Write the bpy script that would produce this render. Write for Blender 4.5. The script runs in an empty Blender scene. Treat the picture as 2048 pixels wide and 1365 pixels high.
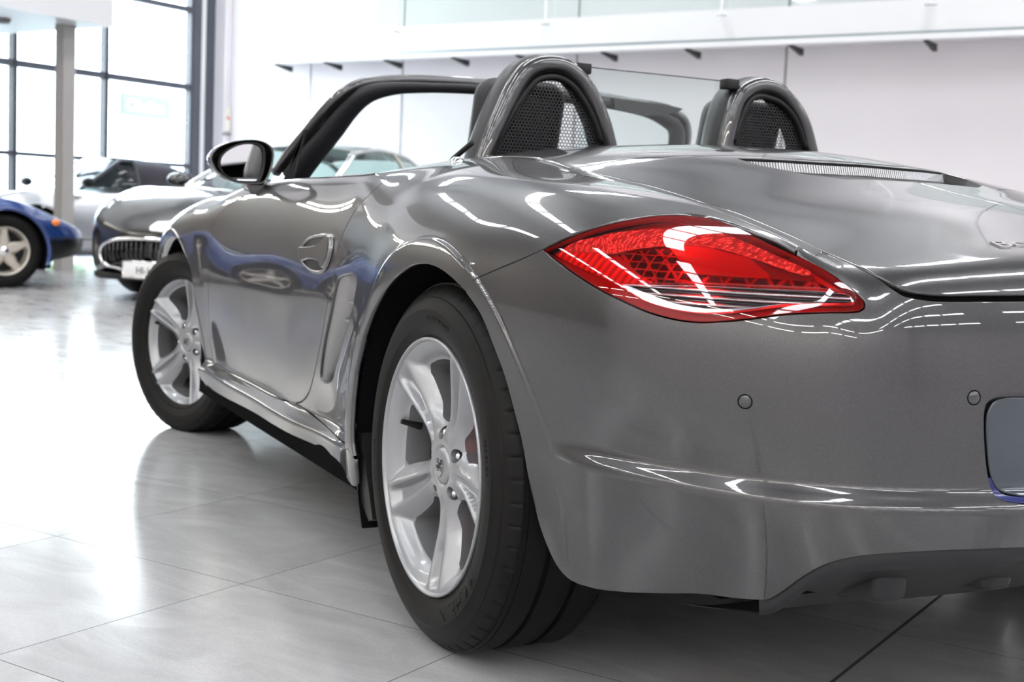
import bpy, bmesh, math, random
import numpy as np
from math import pi, sin, cos, radians, atan2, sqrt
from mathutils import Vector, Matrix, Euler
from mathutils.geometry import delaunay_2d_cdt

random.seed(7)
SC = bpy.context.scene
COL = SC.collection

# ------------------------------------------------------------------ camera
# car frame: x forward from the rear axle, y to the car's left, z up, metres
CAM_P = np.array([-2.17151651, 1.76830386, 0.78899185])
CAM_YAW, CAM_ROLL, CAM_PITCH, CAM_F = -0.4505, 0.0425, -0.0943, 2630.4
def cam_axes():
    d = np.array([cos(CAM_YAW)*cos(CAM_PITCH), sin(CAM_YAW)*cos(CAM_PITCH), sin(CAM_PITCH)])
    r = np.array([sin(CAM_YAW), -cos(CAM_YAW), 0.0]); u = np.cross(r, d)
    return (r*cos(CAM_ROLL)+u*sin(CAM_ROLL), u*cos(CAM_ROLL)-r*sin(CAM_ROLL), d)
CR, CU, CD = cam_axes()
camd = bpy.data.cameras.new('camera'); cam = bpy.data.objects.new('camera', camd); COL.objects.link(cam)
M = Matrix(((CR[0], CU[0], -CD[0], CAM_P[0]), (CR[1], CU[1], -CD[1], CAM_P[1]), (CR[2], CU[2], -CD[2], CAM_P[2]), (0, 0, 0, 1)))
cam.matrix_world = M
camd.sensor_width = 36.0; camd.lens = CAM_F*36.0/2048.0
camd.clip_start = 0.05; camd.clip_end = 300
camd.dof.use_dof = True; camd.dof.focus_distance = 2.1; camd.dof.aperture_fstop = 7.0
SC.camera = cam

# ------------------------------------------------------------------ room frame, sky, view
TH = 6.8289-2*pi
E1 = np.array([cos(TH), sin(TH), 0.0]); EB = np.array([sin(TH), -cos(TH), 0.0])
RO = np.array([CAM_P[0], CAM_P[1], 0.0])
def ab(a, b, z=0.0): return Vector(tuple(RO+E1*a+EB*b+np.array([0, 0, z])))
# local room frame: x = a (towards the window wall), y = -b, z up
RM = Matrix(((E1[0], -EB[0], 0, RO[0]), (E1[1], -EB[1], 0, RO[1]), (0, 0, 1, 0), (0, 0, 0, 1)))
CEIL = 6.4
w = bpy.data.worlds.new('sky'); SC.world = w; w.use_nodes = True
nt = w.node_tree; bg = nt.nodes['Background']
tc = nt.nodes.new('ShaderNodeTexCoord'); sp = nt.nodes.new('ShaderNodeSeparateXYZ'); rp = nt.nodes.new('ShaderNodeValToRGB')
rp.color_ramp.elements[0].position = .0; rp.color_ramp.elements[0].color = (.90, .92, .94, 1)
rp.color_ramp.elements[1].position = .6; rp.color_ramp.elements[1].color = (.75, .85, 1.0, 1)
e = rp.color_ramp.elements.new(.12); e.color = (.95, .98, 1.0, 1)
nt.links.new(tc.outputs['Generated'], sp.inputs[0]); nt.links.new(sp.outputs['Z'], rp.inputs[0]); nt.links.new(rp.outputs[0], bg.inputs[0])
bg.inputs[1].default_value = 9.0
SKYLIGHT = 13.0; TUBE = 20.0
SC.view_settings.view_transform = 'Standard'; SC.view_settings.look = 'None'
SC.view_settings.gamma = 1.0; SC.view_settings.use_curve_mapping = False
SC.view_settings.exposure = 0.82
SC.cycles.use_denoising = True
SC.cycles.max_bounces = 10; SC.cycles.glossy_bounces = 6; SC.cycles.transparent_max_bounces = 24; SC.cycles.diffuse_bounces = 5
SC.cycles.caustics_reflective = False; SC.cycles.caustics_refractive = False
SC.cycles.sample_clamp_indirect = 6.0

# ------------------------------------------------------------------ car body as one smooth implicit skin
class Nat:
    """natural cubic spline, cardinal form"""
    def __init__(s, xs):
        s.x = np.array(xs, float); n = len(xs); h = np.diff(s.x)
        A = np.zeros((n, n)); B = np.zeros((n, n)); A[0, 0] = A[-1, -1] = 1
        for i in range(1, n-1):
            A[i, i-1] = h[i-1]; A[i, i] = 2*(h[i-1]+h[i]); A[i, i+1] = h[i]
            B[i, i-1] = 6/h[i-1]; B[i, i+1] = 6/h[i]; B[i, i] = -6/h[i-1]-6/h[i]
        s.M = np.linalg.solve(A, B); s.I = np.eye(n); s.n = n
    def w(s, t):
        t = np.clip(np.asarray(t, float), s.x[0], s.x[-1])
        i = np.clip(np.searchsorted(s.x, t)-1, 0, s.n-2)
        h = s.x[i+1]-s.x[i]; a = (s.x[i+1]-t)/h; b = 1-a
        return (a[..., None]*s.I[i]+b[..., None]*s.I[i+1]+((a**3-a)*h*h/6)[..., None]*s.M[i]+((b**3-b)*h*h/6)[..., None]*s.M[i+1])
class S1:
    def __init__(s, pts): s.b = Nat([p[0] for p in pts]); s.y = np.array([p[1] for p in pts])
    def __call__(s, t): return s.b.w(t) @ s.y
def sst(t): t = np.clip(t, 0, 1); return t*t*t*(t*(6*t-15)+10)
def smax(a, b, k):
    h = np.maximum(k-np.abs(a-b), 0)/k
    return np.maximum(a, b)+h*h*h*k/6

XS = Nat([-1.0, -.8, -.6, -.4, -.2, 0, .2, .4, .6, .9, 1.3, 1.7, 2.0, 2.4, 2.8, 3.1, 3.35])
WX = np.array([.64, .745, .822, .864, .881, .884, .882, .872, .860, .857, .857, .857, .854, .863, .835, .75, .60])
ZS = Nat([.12, .22, .30, .40, .50, .60, .70, .80, .90, 1.0])
# inward offsets by height: door rows, rear-corner rows, fender rows
OD = np.array([-.066, -.046, -.030, -.010, -.002, 0, -.010, -.032, -.070, -.12])
OR_ = np.array([-.135, -.112, -.086, -.055, -.022, 0, 0.0, -.014, -.05, -.12])
OF = np.array([-.07, -.05, -.035, -.018, -.004, 0, 0.002, -.012, -.045, -.11])
OR2 = np.array([-.088, -.076, -.060, -.040, -.018, 0, 0.0, -.014, -.05, -.12])
def mixrow(x):
    if -.45 < x < -.3: return OR2
    if x < -.25: return OR_
    if x < .3: return OF
    if x < .5: return np.array([.0, .006, .010, .008, .004, 0, -.004, -.022, -.058, -.115])
    if x < 1.9: return OD
    return OF
YG = np.array([WX[i]+mixrow(x) for i, x in enumerate(XS.x)])
zc_ = S1([(-1.1, .68), (-.9, .752), (-.7, .796), (-.5, .838), (-.3, .874), (-.1, .918), (.1, .953), (.3, .968), (.6, .970), (1.0, .965), (1.5, .94), (1.8, .89), (2.1, .83), (2.4, .76), (2.8, .67), (3.2, .57)])
zl_ = S1([(-1.1, .665), (-.9, .715), (-.772, .739), (-.635, .761), (-.484, .791), (-.215, .841), (.083, .893), (.22, .911), (.5, .918), (.9, .915), (1.3, .91), (1.6, .89), (1.9, .84), (2.15, .80), (2.4, .745), (2.8, .65), (3.2, .53)])
cr_ = S1([(-1.1, .030), (-.76, .034), (-.5, .033), (-.2, .020), (.0, .007), (.15, .0), (.4, .0), (1.3, .0), (1.8, .0), (2.1, .02), (2.4, .045), (2.8, .05), (3.2, .05)])
sl_ = S1([(-1.1, -.03), (-.5, -.03), (-.2, -.05), (.1, -.12), (.3, -.18), (.6, -.22), (1.2, -.22), (1.6, -.15), (2.0, -.05), (2.4, -.03), (3.2, -.03)])
YR = Nat([0, .2, .4, .6, .8, 1.0]); RX = np.array([-.915, -.907, -.882, -.832, -.715, -.49])
ZR = Nat([.12, .22, .30, .38, .46, .55, .64, .70, .74, .80, .92])
RZ = np.array([.10, .05, .018, .003, -.002, -.002, .004, .016, .032, .075, .19])
HUB_R = (0.0, .3335); HUB_F = (2.3991, .3085); ARCH_R, ARCH_F = .372, .352
def Fbody(P):
    x = P[..., 0]; y = np.abs(P[..., 1]); z = P[..., 2]
    Y = np.einsum('...i,ij,...j->...', XS.w(x), YG, ZS.w(z))
    # rocker ledge
    Y = Y+.042*(1-sst((z-.262)/.040))*sst((x-.38)/.34)*(1-sst((x-1.98)/.06))
    # rear bumper ledge
    led = (1-sst((z-.418)/.040))
    Y = Y+.020*led*(1-sst((x+.53)/.19))
    # wheel arch flares
    for (hx, hz), R0, s in ((HUB_R, ARCH_R, 1.), (HUB_F, ARCH_F, .7)):
        r = np.sqrt((x-hx)**2+(z-hz)**2)
        Y = Y+s*(.0042*(1-sst((r-R0-.034)/.0115))+.012*np.exp(-(np.maximum(r-R0-.02, 0)/.085)**2)*(1-.85*sst((-x-.08)/.28)))*sst((z-.10)/.25)
    a = y-Y
    c = (YR.w(y) @ RX)+(ZR.w(z) @ RZ)-.022*led-x
    zc = zc_(x); zl = zl_(x)
    t = np.minimum(y/.57, 1.0)
    zt = zc+(zl-zc)*t*t
    slope = 2*(zl-zc)/.57
    o = np.maximum(y-.57, 0)
    bl = o*np.exp(-o/.05)
    zt = zt+slope*bl+sl_(x)*(o-bl)+cr_(x)*sst((y-.572)/.075)
    b = z-zt
    k1 = .26
    k2 = .05+.17*sst((y-.50)/.2)*(1-sst((x-.25)/.4))+.11*sst((x-1.6)/.5)*sst((y-.5)/.2)
    return smax(smax(a, c, k1), b, k2)
def grad(P):
    e = 5e-4; g = np.zeros(P.shape)
    for i in range(3):
        d = np.zeros(3); d[i] = e
        g[..., i] = Fbody(P+d)-Fbody(P-d)
    return g/np.maximum(np.linalg.norm(g, axis=-1, keepdims=True), 1e-12)
def root(O, D, t0, t1, n=48, inside_first=True):
    """first crossing of the skin along O+tD; vectorised"""
    O = np.broadcast_to(np.asarray(O, float), D.shape)
    N = len(D); ts = np.linspace(t0, t1, n); lo = np.full(N, t1); hi = np.full(N, t1); done = np.zeros(N, bool)
    prev = Fbody(O+D*t0)
    for k in range(1, n):
        idx = np.where(~done)[0]
        if len(idx) == 0: break
        f = Fbody(O[idx]+D[idx]*ts[k]); p = prev[idx]
        hit = (f > 0) & (p <= 0) if inside_first else (f <= 0) & (p > 0)
        h = idx[hit]; lo[h] = ts[k-1]; hi[h] = ts[k]; done[h] = True; prev[idx] = f
    for _ in range(22):
        m = (lo+hi)/2; f = Fbody(O+D*m[:, None]); s = (f > 0) if inside_first else (f <= 0)
        hi = np.where(s, m, hi); lo = np.where(s, lo, m)
    return O+D*((lo+hi)/2)[:, None], done
# charts: parameter <-> point on the skin
PS = np.array([-.40, .30, .48])
class ChartX:      # planes x = const, angle about (y=.35, z=.30)
    y0, z0 = .35, .30
    def fwd(s, U):
        D = np.stack([np.zeros(len(U)), np.cos(U[:, 1]), np.sin(U[:, 1])], -1)
        O = np.stack([U[:, 0], np.full(len(U), s.y0), np.full(len(U), s.z0)], -1)
        return root(O, D, .02, .75, 40)[0]
    def inv(s, P): return np.stack([P[:, 0], np.arctan2(P[:, 2]-s.z0, P[:, 1]-s.y0)], -1)
class ChartS:      # spherical about PS: azimuth from rearwards, elevation
    def fwd(s, U):
        D = np.stack([-np.cos(U[:, 0])*np.cos(U[:, 1]), np.sin(U[:, 0])*np.cos(U[:, 1]), np.sin(U[:, 1])], -1)
        return root(PS, D, .02, 1.1, 50)[0]
    def inv(s, P):
        V = P-PS; return np.stack([np.arctan2(V[:, 1], -V[:, 0]), np.arctan2(V[:, 2], np.hypot(V[:, 0], V[:, 1]))], -1)
class ChartC:      # planes y = const, angle about (x=-.35, z=.35), 0 = forward, pi = rearward
    x0, z0 = -.35, .40
    def fwd(s, U):
        D = np.stack([np.cos(U[:, 1]), np.zeros(len(U)), np.sin(U[:, 1])], -1)
        O = np.stack([np.full(len(U), s.x0), U[:, 0], np.full(len(U), s.z0)], -1)
        return root(O, D, .02, 1.6, 70)[0]
    def inv(s, P): return np.stack([P[:, 1], np.arctan2(P[:, 2]-s.z0, P[:, 0]-s.x0)], -1)
class ChartT:      # straight up from z = .35
    def fwd(s, U):
        D = np.tile(np.array([0, 0, 1.]), (len(U), 1))
        O = np.stack([U[:, 0], U[:, 1], np.full(len(U), .35)], -1)
        return root(O, D, .0, .9, 50)[0]
    def inv(s, P): return P[:, :2].copy()
CX, CS, CC, CT = ChartX(), ChartS(), ChartC(), ChartT()
CX.sc = np.array([1, .45]); CS.sc = np.array([.62, .62]); CC.sc = np.array([1, .55]); CT.sc = np.array([1, 1.])
def pix_ray(pts):
    P = np.asarray(pts, float)
    v = (P[:, :1]-1024)/CAM_F*CR+(682.5-P[:, 1:])/CAM_F*CU+CD
    return v
def on_skin(pts, t0=.6, t1=5.5):
    D = pix_ray(pts); P, ok = root(CAM_P, D, t0, t1, 240, False)
    return P, ok
def at_plane(pts, axis, val):
    D = pix_ray(pts); t = (val-CAM_P[axis])/D[:, axis]
    return CAM_P+D*t[:, None]

# ------------------------------------------------------------------ object helpers
def obj(name, verts, faces, mat, parent=None, smooth=True, normals=None, loc=None):
    me = bpy.data.meshes.new(name)
    me.from_pydata([tuple(map(float, v)) for v in verts], [], [tuple(map(int, f)) for f in faces])
    me.update()
    if smooth: me.polygons.foreach_set('use_smooth', [True]*len(me.polygons))
    if normals is not None: me.normals_split_custom_set_from_vertices([tuple(map(float, n)) for n in normals])
    if mat: me.materials.append(mat)
    o = bpy.data.objects.new(name, me); COL.objects.link(o)
    if loc is not None: o.location = loc
    if parent is not None: o.parent = parent
    return o
def bobj(name, bm, mat, parent=None, smooth=True, sharp=None, matrix=None):
    if matrix is not None: bm.transform(matrix)
    bmesh.ops.recalc_face_normals(bm, faces=bm.faces)
    me = bpy.data.meshes.new(name); bm.to_mesh(me); bm.free()
    if smooth:
        me.polygons.foreach_set('use_smooth', [True]*len(me.polygons))
        if sharp: me.set_sharp_from_angle(angle=radians(sharp))
    if mat: me.materials.append(mat)
    o = bpy.data.objects.new(name, me); COL.objects.link(o)
    if parent is not None: o.parent = parent
    return o
def thing(name, label, cat, loc=(0, 0, 0), rz=0, group=None):
    o = bpy.data.objects.new(name, None); COL.objects.link(o); o.empty_display_size = .1
    o.location = loc; o.rotation_euler = (0, 0, rz); o['label'] = label; o['category'] = cat
    if group: o['group'] = group
    return o
def tag(o, label, cat, group=None, kind=None):
    o['label'] = label; o['category'] = cat
    if group: o['group'] = group
    if kind: o['kind'] = kind
    return o
def struct(o): o['kind'] = 'structure'; return o
def box(bm, x0, x1, y0, y1, z0, z1, bev=0, seg=2):
    g = bmesh.ops.create_cube(bm, size=1)
    bmesh.ops.scale(bm, vec=(x1-x0, y1-y0, z1-z0), verts=g['verts'])
    bmesh.ops.translate(bm, vec=((x0+x1)/2, (y0+y1)/2, (z0+z1)/2), verts=g['verts'])
    if bev:
        es = list({e for v in g['verts'] for e in v.link_edges})
        bmesh.ops.bevel(bm, geom=es, offset=bev, segments=seg, affect='EDGES', profile=.5)
    return g['verts']
def boxo(name, x0, x1, y0, y1, z0, z1, mat, parent=None, bev=0, seg=2):
    bm = bmesh.new(); box(bm, x0, x1, y0, y1, z0, z1, bev, seg)
    return bobj(name, bm, mat, parent, smooth=bool(bev), sharp=40 if bev else None)
def lathe(prof, n=96, axis='y', closed=False, a0=0, a1=2*pi):
    """profile (radius, offset) swept round an axis -> verts, faces"""
    full = abs(a1-a0-2*pi) < 1e-6; m = len(prof); cnt = n if full else n+1
    V = []; F = []
    for i in range(cnt):
        a = a0+(a1-a0)*i/n
        for r, h in prof:
            if axis == 'y': V.append((r*cos(a), h, r*sin(a)))
            elif axis == 'z': V.append((r*cos(a), r*sin(a), h))
            else: V.append((h, r*cos(a), r*sin(a)))
    for i in range(n):
        j = (i+1) % cnt
        for k in range(m-1 if not closed else m):
            k2 = (k+1) % m
            F.append((i*m+k, j*m+k, j*m+k2, i*m+k2))
    return V, F
def sweep(path, prof, closed=False, up=None, scale=None, twist=None, cap=True):
    """closed profile (a,b) swept along path points (parallel-ish frames)"""
    P = [Vector(p) for p in path]; n = len(P); V = []; F = []; m = len(prof); prev = None
    for i in range(n):
        if closed: T = (P[(i+1) % n]-P[i-1]).normalized()
        else: T = (P[min(i+1, n-1)]-P[max(i-1, 0)]).normalized()
        if up is not None:
            u = Vector(up[i]) if isinstance(up, list) else Vector(up)
            A = T.cross(u).normalized(); B = A.cross(T).normalized()
        else:
            if prev is None: prev = Vector((0, 0, 1)) if abs(T.z) < .9 else Vector((1, 0, 0))
            A = T.cross(prev).normalized(); B = A.cross(T).normalized(); prev = B
        s = 1 if scale is None else (scale[i] if not callable(scale) else scale(i/(n-1)))
        for a, b in prof: V.append(P[i]+A*a*s+B*b*s)
    for i in range(n if closed else n-1):
        j = (i+1) % n
        for k in range(m): F.append((i*m+k, i*m+(k+1) % m, j*m+(k+1) % m, j*m+k))
    if cap and not closed:
        F.append(tuple(range(m))[::-1]); F.append(tuple((n-1)*m+k for k in range(m)))
    return V, F
def circ(r, n=12, ry=None): return [(r*cos(2*pi*k/n), (ry or r)*sin(2*pi*k/n)) for k in range(n)]
def catmull(P, per=6, closed=False):
    P = [np.array(p, float) for p in P]; n = len(P); out = []
    rng = range(n) if closed else range(n-1)
    for i in rng:
        p1 = P[i]; p2 = P[(i+1) % n]
        p0 = P[i-1] if (closed or i > 0) else 2*p1-p2
        p3 = P[(i+2) % n] if (closed or i+2 < n) else 2*p2-p1
        for k in range(per):
            t = k/per
            out.append(.5*((2*p1)+(p2-p0)*t+(2*p0-5*p1+4*p2-p3)*t*t+(3*p1-p0-3*p2+p3)*t**3))
    if not closed: out.append(P[-1])
    return out
def merge(parts):
    V = []; F = []
    for v, f in parts:
        o = len(V); V += [tuple(x) for x in v]; F += [tuple(i+o for i in q) for q in f]
    return V, F
def xform(vf, M): return [tuple(M @ Vector(v)) for v in vf[0]], vf[1]

# ------------------------------------------------------------------ skin panels
def resample(P, step):
    """closed polyline of 3-D points to even spacing, keeping corners"""
    out = []
    n = len(P)
    for i in range(n):
        a, b = P[i], P[(i+1) % n]; L = np.linalg.norm(b-a); k = max(1, int(round(L/step)))
        for j in range(k): out.append(a+(b-a)*j/k)
    return out
def px(*segs, per=4):
    """smooth traced outline(s) laid on the skin"""
    out = []
    for s in segs:
        c = catmull(s, per) if len(s) > 2 else [np.array(s[0], float), np.array(s[1], float)]
        out += [p for p in c]
    P, ok = on_skin(np.array(out))
    return [p for p, k in zip(P, ok) if k]
def snap(ch, P): return ch.fwd(ch.inv(np.asarray(P, float)))
def inpoly(Q, poly):
    x, y = Q[:, 0], Q[:, 1]; c = np.zeros(len(Q), bool); n = len(poly)
    for i in range(n):
        x1, y1 = poly[i]; x2, y2 = poly[(i+1) % n]
        if y1 == y2: continue
        m = ((y1 > y) != (y2 > y)) & (x < (x2-x1)*(y-y1)/(y2-y1)+x1)
        c ^= m
    return c
def dist_poly(Q, poly):
    d = np.full(len(Q), 1e9); P = np.asarray(poly)
    for i in range(len(P)):
        a = P[i]; b = P[(i+1) % len(P)]; ab = b-a; L = max((ab**2).sum(), 1e-12)
        t = np.clip(((Q-a) @ ab)/L, 0, 1)
        d = np.minimum(d, np.hypot(*(Q-a-t[:, None]*ab).T))
    return d
def dedupe(P, eps=.0015):
    out = []
    for p in P:
        if not out or np.linalg.norm(p-out[-1]) > eps: out.append(p)
    while len(out) > 2 and np.linalg.norm(out[0]-out[-1]) < eps: out.pop()
    return out
def patch(ch, outer, holes=(), step=.010, gap=.0023, off=0.0, rim=.010, rnd=.0009, edge_step=None, rings=(), rows=()):
    """piece of the skin inside a closed outline; returns verts, faces, normals"""
    loops = []
    for li, L in enumerate([outer]+list(holes)):
        L = resample(dedupe(L), edge_step or step)
        P = snap(ch, np.array(L)); N = grad(P)
        U = ch.inv(P)*ch.sc
        area = .5*np.sum(U[:, 0]*np.roll(U[:, 1], -1)-np.roll(U[:, 0], -1)*U[:, 1])
        T = np.roll(P, -1, 0)-np.roll(P, 1, 0); T /= np.maximum(np.linalg.norm(T, axis=1, keepdims=True), 1e-9)
        B = np.cross(T, N)
        # orient B to point out of the panel
        Ut = ch.inv(P+B*.003)*ch.sc; ins = inpoly(Ut, U)
        flip = ins if li == 0 else ~ins
        s = -1 if flip.mean() > .5 else 1
        B = B*s
        if gap: P = snap(ch, P-B*gap); N = grad(P)
        U = ch.inv(P)*ch.sc
        loops.append((P, N, B, U))
    U0 = loops[0][3]; lo, hi = U0.min(0), U0.max(0)
    gx = np.arange(lo[0]+step*.37, hi[0], step); gy = np.arange(lo[1]+step*.37, hi[1], step)
    G = np.stack(np.meshgrid(gx, gy, indexing='ij'), -1).reshape(-1, 2)
    keep = inpoly(G, U0) & (dist_poly(G, U0) > step*.45)
    for L in loops[1:]: keep &= ~inpoly(G, L[3]) & (dist_poly(G, L[3]) > step*.45)
    G = G[keep]
    feat = []
    for cx0, cz0, rads in rings:          # creases round a wheel arch (x, z centre)
        for rr_ in rads:
            A_ = np.linspace(-.6, pi+.7, int(4.4*rr_/.0065)); feat.append(np.stack([cx0+rr_*np.cos(A_), np.full(len(A_), .85), cz0+rr_*np.sin(A_)], -1))
    for zz_ in rows:                      # creases at constant height
        if ch is CS:
            A_ = np.linspace(-.5, 1.75, 150); D_ = np.stack([-np.cos(A_), np.sin(A_), np.zeros(len(A_))], -1); O_ = np.array([PS[0], PS[1], zz_]); feat.append(root(O_, D_, .02, 1.1, 40)[0])
        else:
            X_ = np.arange(lo[0], hi[0], .010); D_ = np.stack([np.zeros(len(X_)), np.ones(len(X_)), np.zeros(len(X_))], -1); O_ = np.stack([X_, np.full(len(X_), .3), np.full(len(X_), zz_)], -1); feat.append(root(O_, D_, .02, .75, 40)[0])
    if feat:
        fu = []
        for f_ in feat:
            f_ = f_ if True else f_
            if len(rings) and f_[0, 1] == .85:
                D_ = np.tile(np.array([0, 1., 0]), (len(f_), 1)); O_ = f_.copy(); O_[:, 1] = .3; f_ = root(O_, D_, .02, .75, 40)[0]
            u_ = ch.inv(f_)*ch.sc; k_ = inpoly(u_, U0) & (dist_poly(u_, U0) > step*.35)
            for L in loops[1:]: k_ &= ~inpoly(u_, L[3]) & (dist_poly(u_, L[3]) > step*.35)
            fu.append(u_[k_])
        FU = np.concatenate(fu)
        if len(FU):
            kd = np.ones(len(G), bool)
            for i0 in range(0, len(G), 2000):
                d_ = np.hypot(G[i0:i0+2000, None, 0]-FU[None, :, 0], G[i0:i0+2000, None, 1]-FU[None, :, 1]).min(1); kd[i0:i0+2000] = d_ > .0088
            G = np.concatenate([G[kd], FU])
    coords = [Vector(u) for L in loops for u in L[3]]+[Vector(u) for u in G]
    edges = []; o = 0
    for L in loops:
        n = len(L[3]); edges += [(o+i, o+(i+1) % n) for i in range(n)]; o += n
    vc, ed, fc, ov, oe, of = delaunay_2d_cdt(coords, edges, [], 0, 1e-7)
    V2 = np.array([tuple(v) for v in vc]); T = np.array([f for f in fc if len(f) == 3])
    c = V2[T].mean(1); k = inpoly(c, U0)
    for L in loops[1:]: k &= ~inpoly(c, L[3])
    T = T[k]
    Pn = ch.fwd(V2/ch.sc)
    # exact boundary positions
    nb = sum(len(L[0]) for L in loops); allP = np.concatenate([L[0] for L in loops])
    newid = {}
    for i, src in enumerate(ov):
        for q in src:
            if q < nb: Pn[i] = allP[q]; newid[q] = i
    N = grad(Pn)
    a, b_, c_ = Pn[T[:, 0]], Pn[T[:, 1]], Pn[T[:, 2]]
    w = np.einsum('ij,ij->i', np.cross(b_-a, c_-a), N[T[:, 0]]) < 0
    T[w] = T[w][:, ::-1]
    V = [Pn+N*off]; NN = [N]; F = [tuple(t) for t in T]; base = len(Pn); o = 0
    if rim:
        for P, Nb, B, U in loops:
            n = len(P); ids = [newid.get(o+i, None) for i in range(n)]; o += n
            Po = P+Nb*off
            V += [Po+B*rnd*.7-Nb*rnd, Po+B*rnd*.9-Nb*rim]
            nm = (Nb+B); nm /= np.maximum(np.linalg.norm(nm, axis=1, keepdims=True), 1e-9)
            NN += [nm, B]
            r1 = base; r2 = base+n; base += 2*n
            for i in range(n):
                j = (i+1) % n
                if ids[i] is None or ids[j] is None: continue
                q = (ids[i], ids[j], r1+j, r1+i)
                A = Po[j]-Po[i]; outw = np.cross(A, (Po[i]+B[i]*rnd-Nb[i]*rnd)-Po[j])
                if outw @ (Nb[i]+B[i]) < 0: F += [q[::-1], (r1+j, r1+i, r2+i, r2+j)[::1]]
                else: F += [q, (r1+i, r1+j, r2+j, r2+i)]
    V = np.concatenate(V); NN = np.concatenate(NN)
    return V, F, NN
def mirror(V, F, N):
    s = np.array([1, -1, 1]); n = len(V)
    return np.concatenate([V, V*s]), list(F)+[tuple(i+n for i in f[::-1]) for f in F], np.concatenate([N, N*s])
def flipy(V, F, N):
    s = np.array([1, -1, 1]); return V*s, [f[::-1] for f in F], N*s
def panel(name, parent, mat, ch, outer, both=False, **kw):
    V, F, N = patch(ch, outer, **kw)
    if both: V, F, N = mirror(V, F, N)
    o = obj(name, V, F, mat, parent, True, N); o['_skin'] = 1; del o['_skin']
    return o, (V, F, N)
def seal(P, width=.012, depth=.009):
    """dark strip behind a panel gap"""
    P = np.array(resample_open(P, .02)); N = grad(P)
    T = np.gradient(P, axis=0); T /= np.maximum(np.linalg.norm(T, axis=1, keepdims=True), 1e-9)
    B = np.cross(T, N); n = len(P)
    V = np.concatenate([P-B*width-N*depth, P+B*width-N*depth])
    return V, [(i, i+1, n+i+1, n+i) for i in range(n-1)]
def resample_open(P, step):
    out = []
    for i in range(len(P)-1):
        a, b = np.array(P[i]), np.array(P[i+1]); k = max(1, int(np.linalg.norm(b-a)/step))
        out += [a+(b-a)*j/k for j in range(k)]
    out.append(np.array(P[-1])); return out

# ------------------------------------------------------------------ materials
def nodes(name):
    m = bpy.data.materials.new(name); m.use_nodes = True; nt = m.node_tree
    return m, nt, nt.nodes['Principled BSDF'], nt.nodes['Material Output']
def pr(name, col, rough=.5, metal=0, coat=0, coat_r=.03, spec=.5, trans=0, ior=1.45, emit=None, es=0, noise=None, bump=None, sheen=0, alpha=None):
    m, nt, b, out = nodes(name); I = b.inputs
    I['Base Color'].default_value = (*col, 1); I['Roughness'].default_value = rough; I['Metallic'].default_value = metal
    I['Coat Weight'].default_value = coat; I['Coat Roughness'].default_value = coat_r; I['Specular IOR Level'].default_value = spec
    I['Transmission Weight'].default_value = trans; I['IOR'].default_value = ior; I['Sheen Weight'].default_value = sheen
    if emit: I['Emission Color'].default_value = (*emit, 1); I['Emission Strength'].default_value = es
    tc = nt.nodes.new('ShaderNodeTexCoord')
    if noise:   # (scale, amount) colour variation
        n = nt.nodes.new('ShaderNodeTexNoise'); n.inputs['Scale'].default_value = noise[0]; n.inputs['Detail'].default_value = 4
        nt.links.new(tc.outputs['Object'], n.inputs['Vector'])
        mx = nt.nodes.new('ShaderNodeMix'); mx.data_type = 'RGBA'; mx.inputs[6].default_value = (*[c*(1-noise[1]) for c in col], 1); mx.inputs[7].default_value = (*[min(1, c*(1+noise[1])) for c in col], 1)
        nt.links.new(n.outputs['Fac'], mx.inputs[0]); nt.links.new(mx.outputs[2], I['Base Color'])
    if bump:    # (scale, strength, distance)
        n = nt.nodes.new('ShaderNodeTexNoise'); n.inputs['Scale'].default_value = bump[0]; n.inputs['Detail'].default_value = 3
        nt.links.new(tc.outputs['Object'], n.inputs['Vector'])
        bp = nt.nodes.new('ShaderNodeBump'); bp.inputs['Strength'].default_value = bump[1]; bp.inputs['Distance'].default_value = bump[2]
        nt.links.new(n.outputs['Fac'], bp.inputs['Height']); nt.links.new(bp.outputs[0], I['Normal'])
    return m
def glassy(name, tint=(1, 1, 1), ior=1.5, gloss=1.0, rough=0.0):
    """thin pane: see-through with mirror reflection by angle"""
    m = bpy.data.materials.new(name); m.use_nodes = True; nt = m.node_tree; nt.nodes.clear()
    out = nt.nodes.new('ShaderNodeOutputMaterial'); mix = nt.nodes.new('ShaderNodeMixShader')
    lw = nt.nodes.new('ShaderNodeLayerWeight'); lw.inputs[0].default_value = .5; pw = nt.nodes.new('ShaderNodeMath'); pw.operation = 'POWER'; pw.inputs[1].default_value = 5.0
    nt.links.new(lw.outputs['Facing'], pw.inputs[0]); fr = nt.nodes.new('ShaderNodeMath'); fr.operation = 'MULTIPLY_ADD'; fr.inputs[1].default_value = .94; fr.inputs[2].default_value = ((ior-1)/(ior+1))**2; nt.links.new(pw.outputs[0], fr.inputs[0])
    t = nt.nodes.new('ShaderNodeBsdfTransparent'); t.inputs[0].default_value = (*tint, 1)
    g = nt.nodes.new('ShaderNodeBsdfGlossy'); g.inputs['Roughness'].default_value = rough; g.inputs[0].default_value = (gloss, gloss, gloss, 1)
    nt.links.new(fr.outputs[0], mix.inputs[0]); nt.links.new(t.outputs[0], mix.inputs[1]); nt.links.new(g.outputs[0], mix.inputs[2]); nt.links.new(mix.outputs[0], out.inputs[0])
    return m
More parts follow.
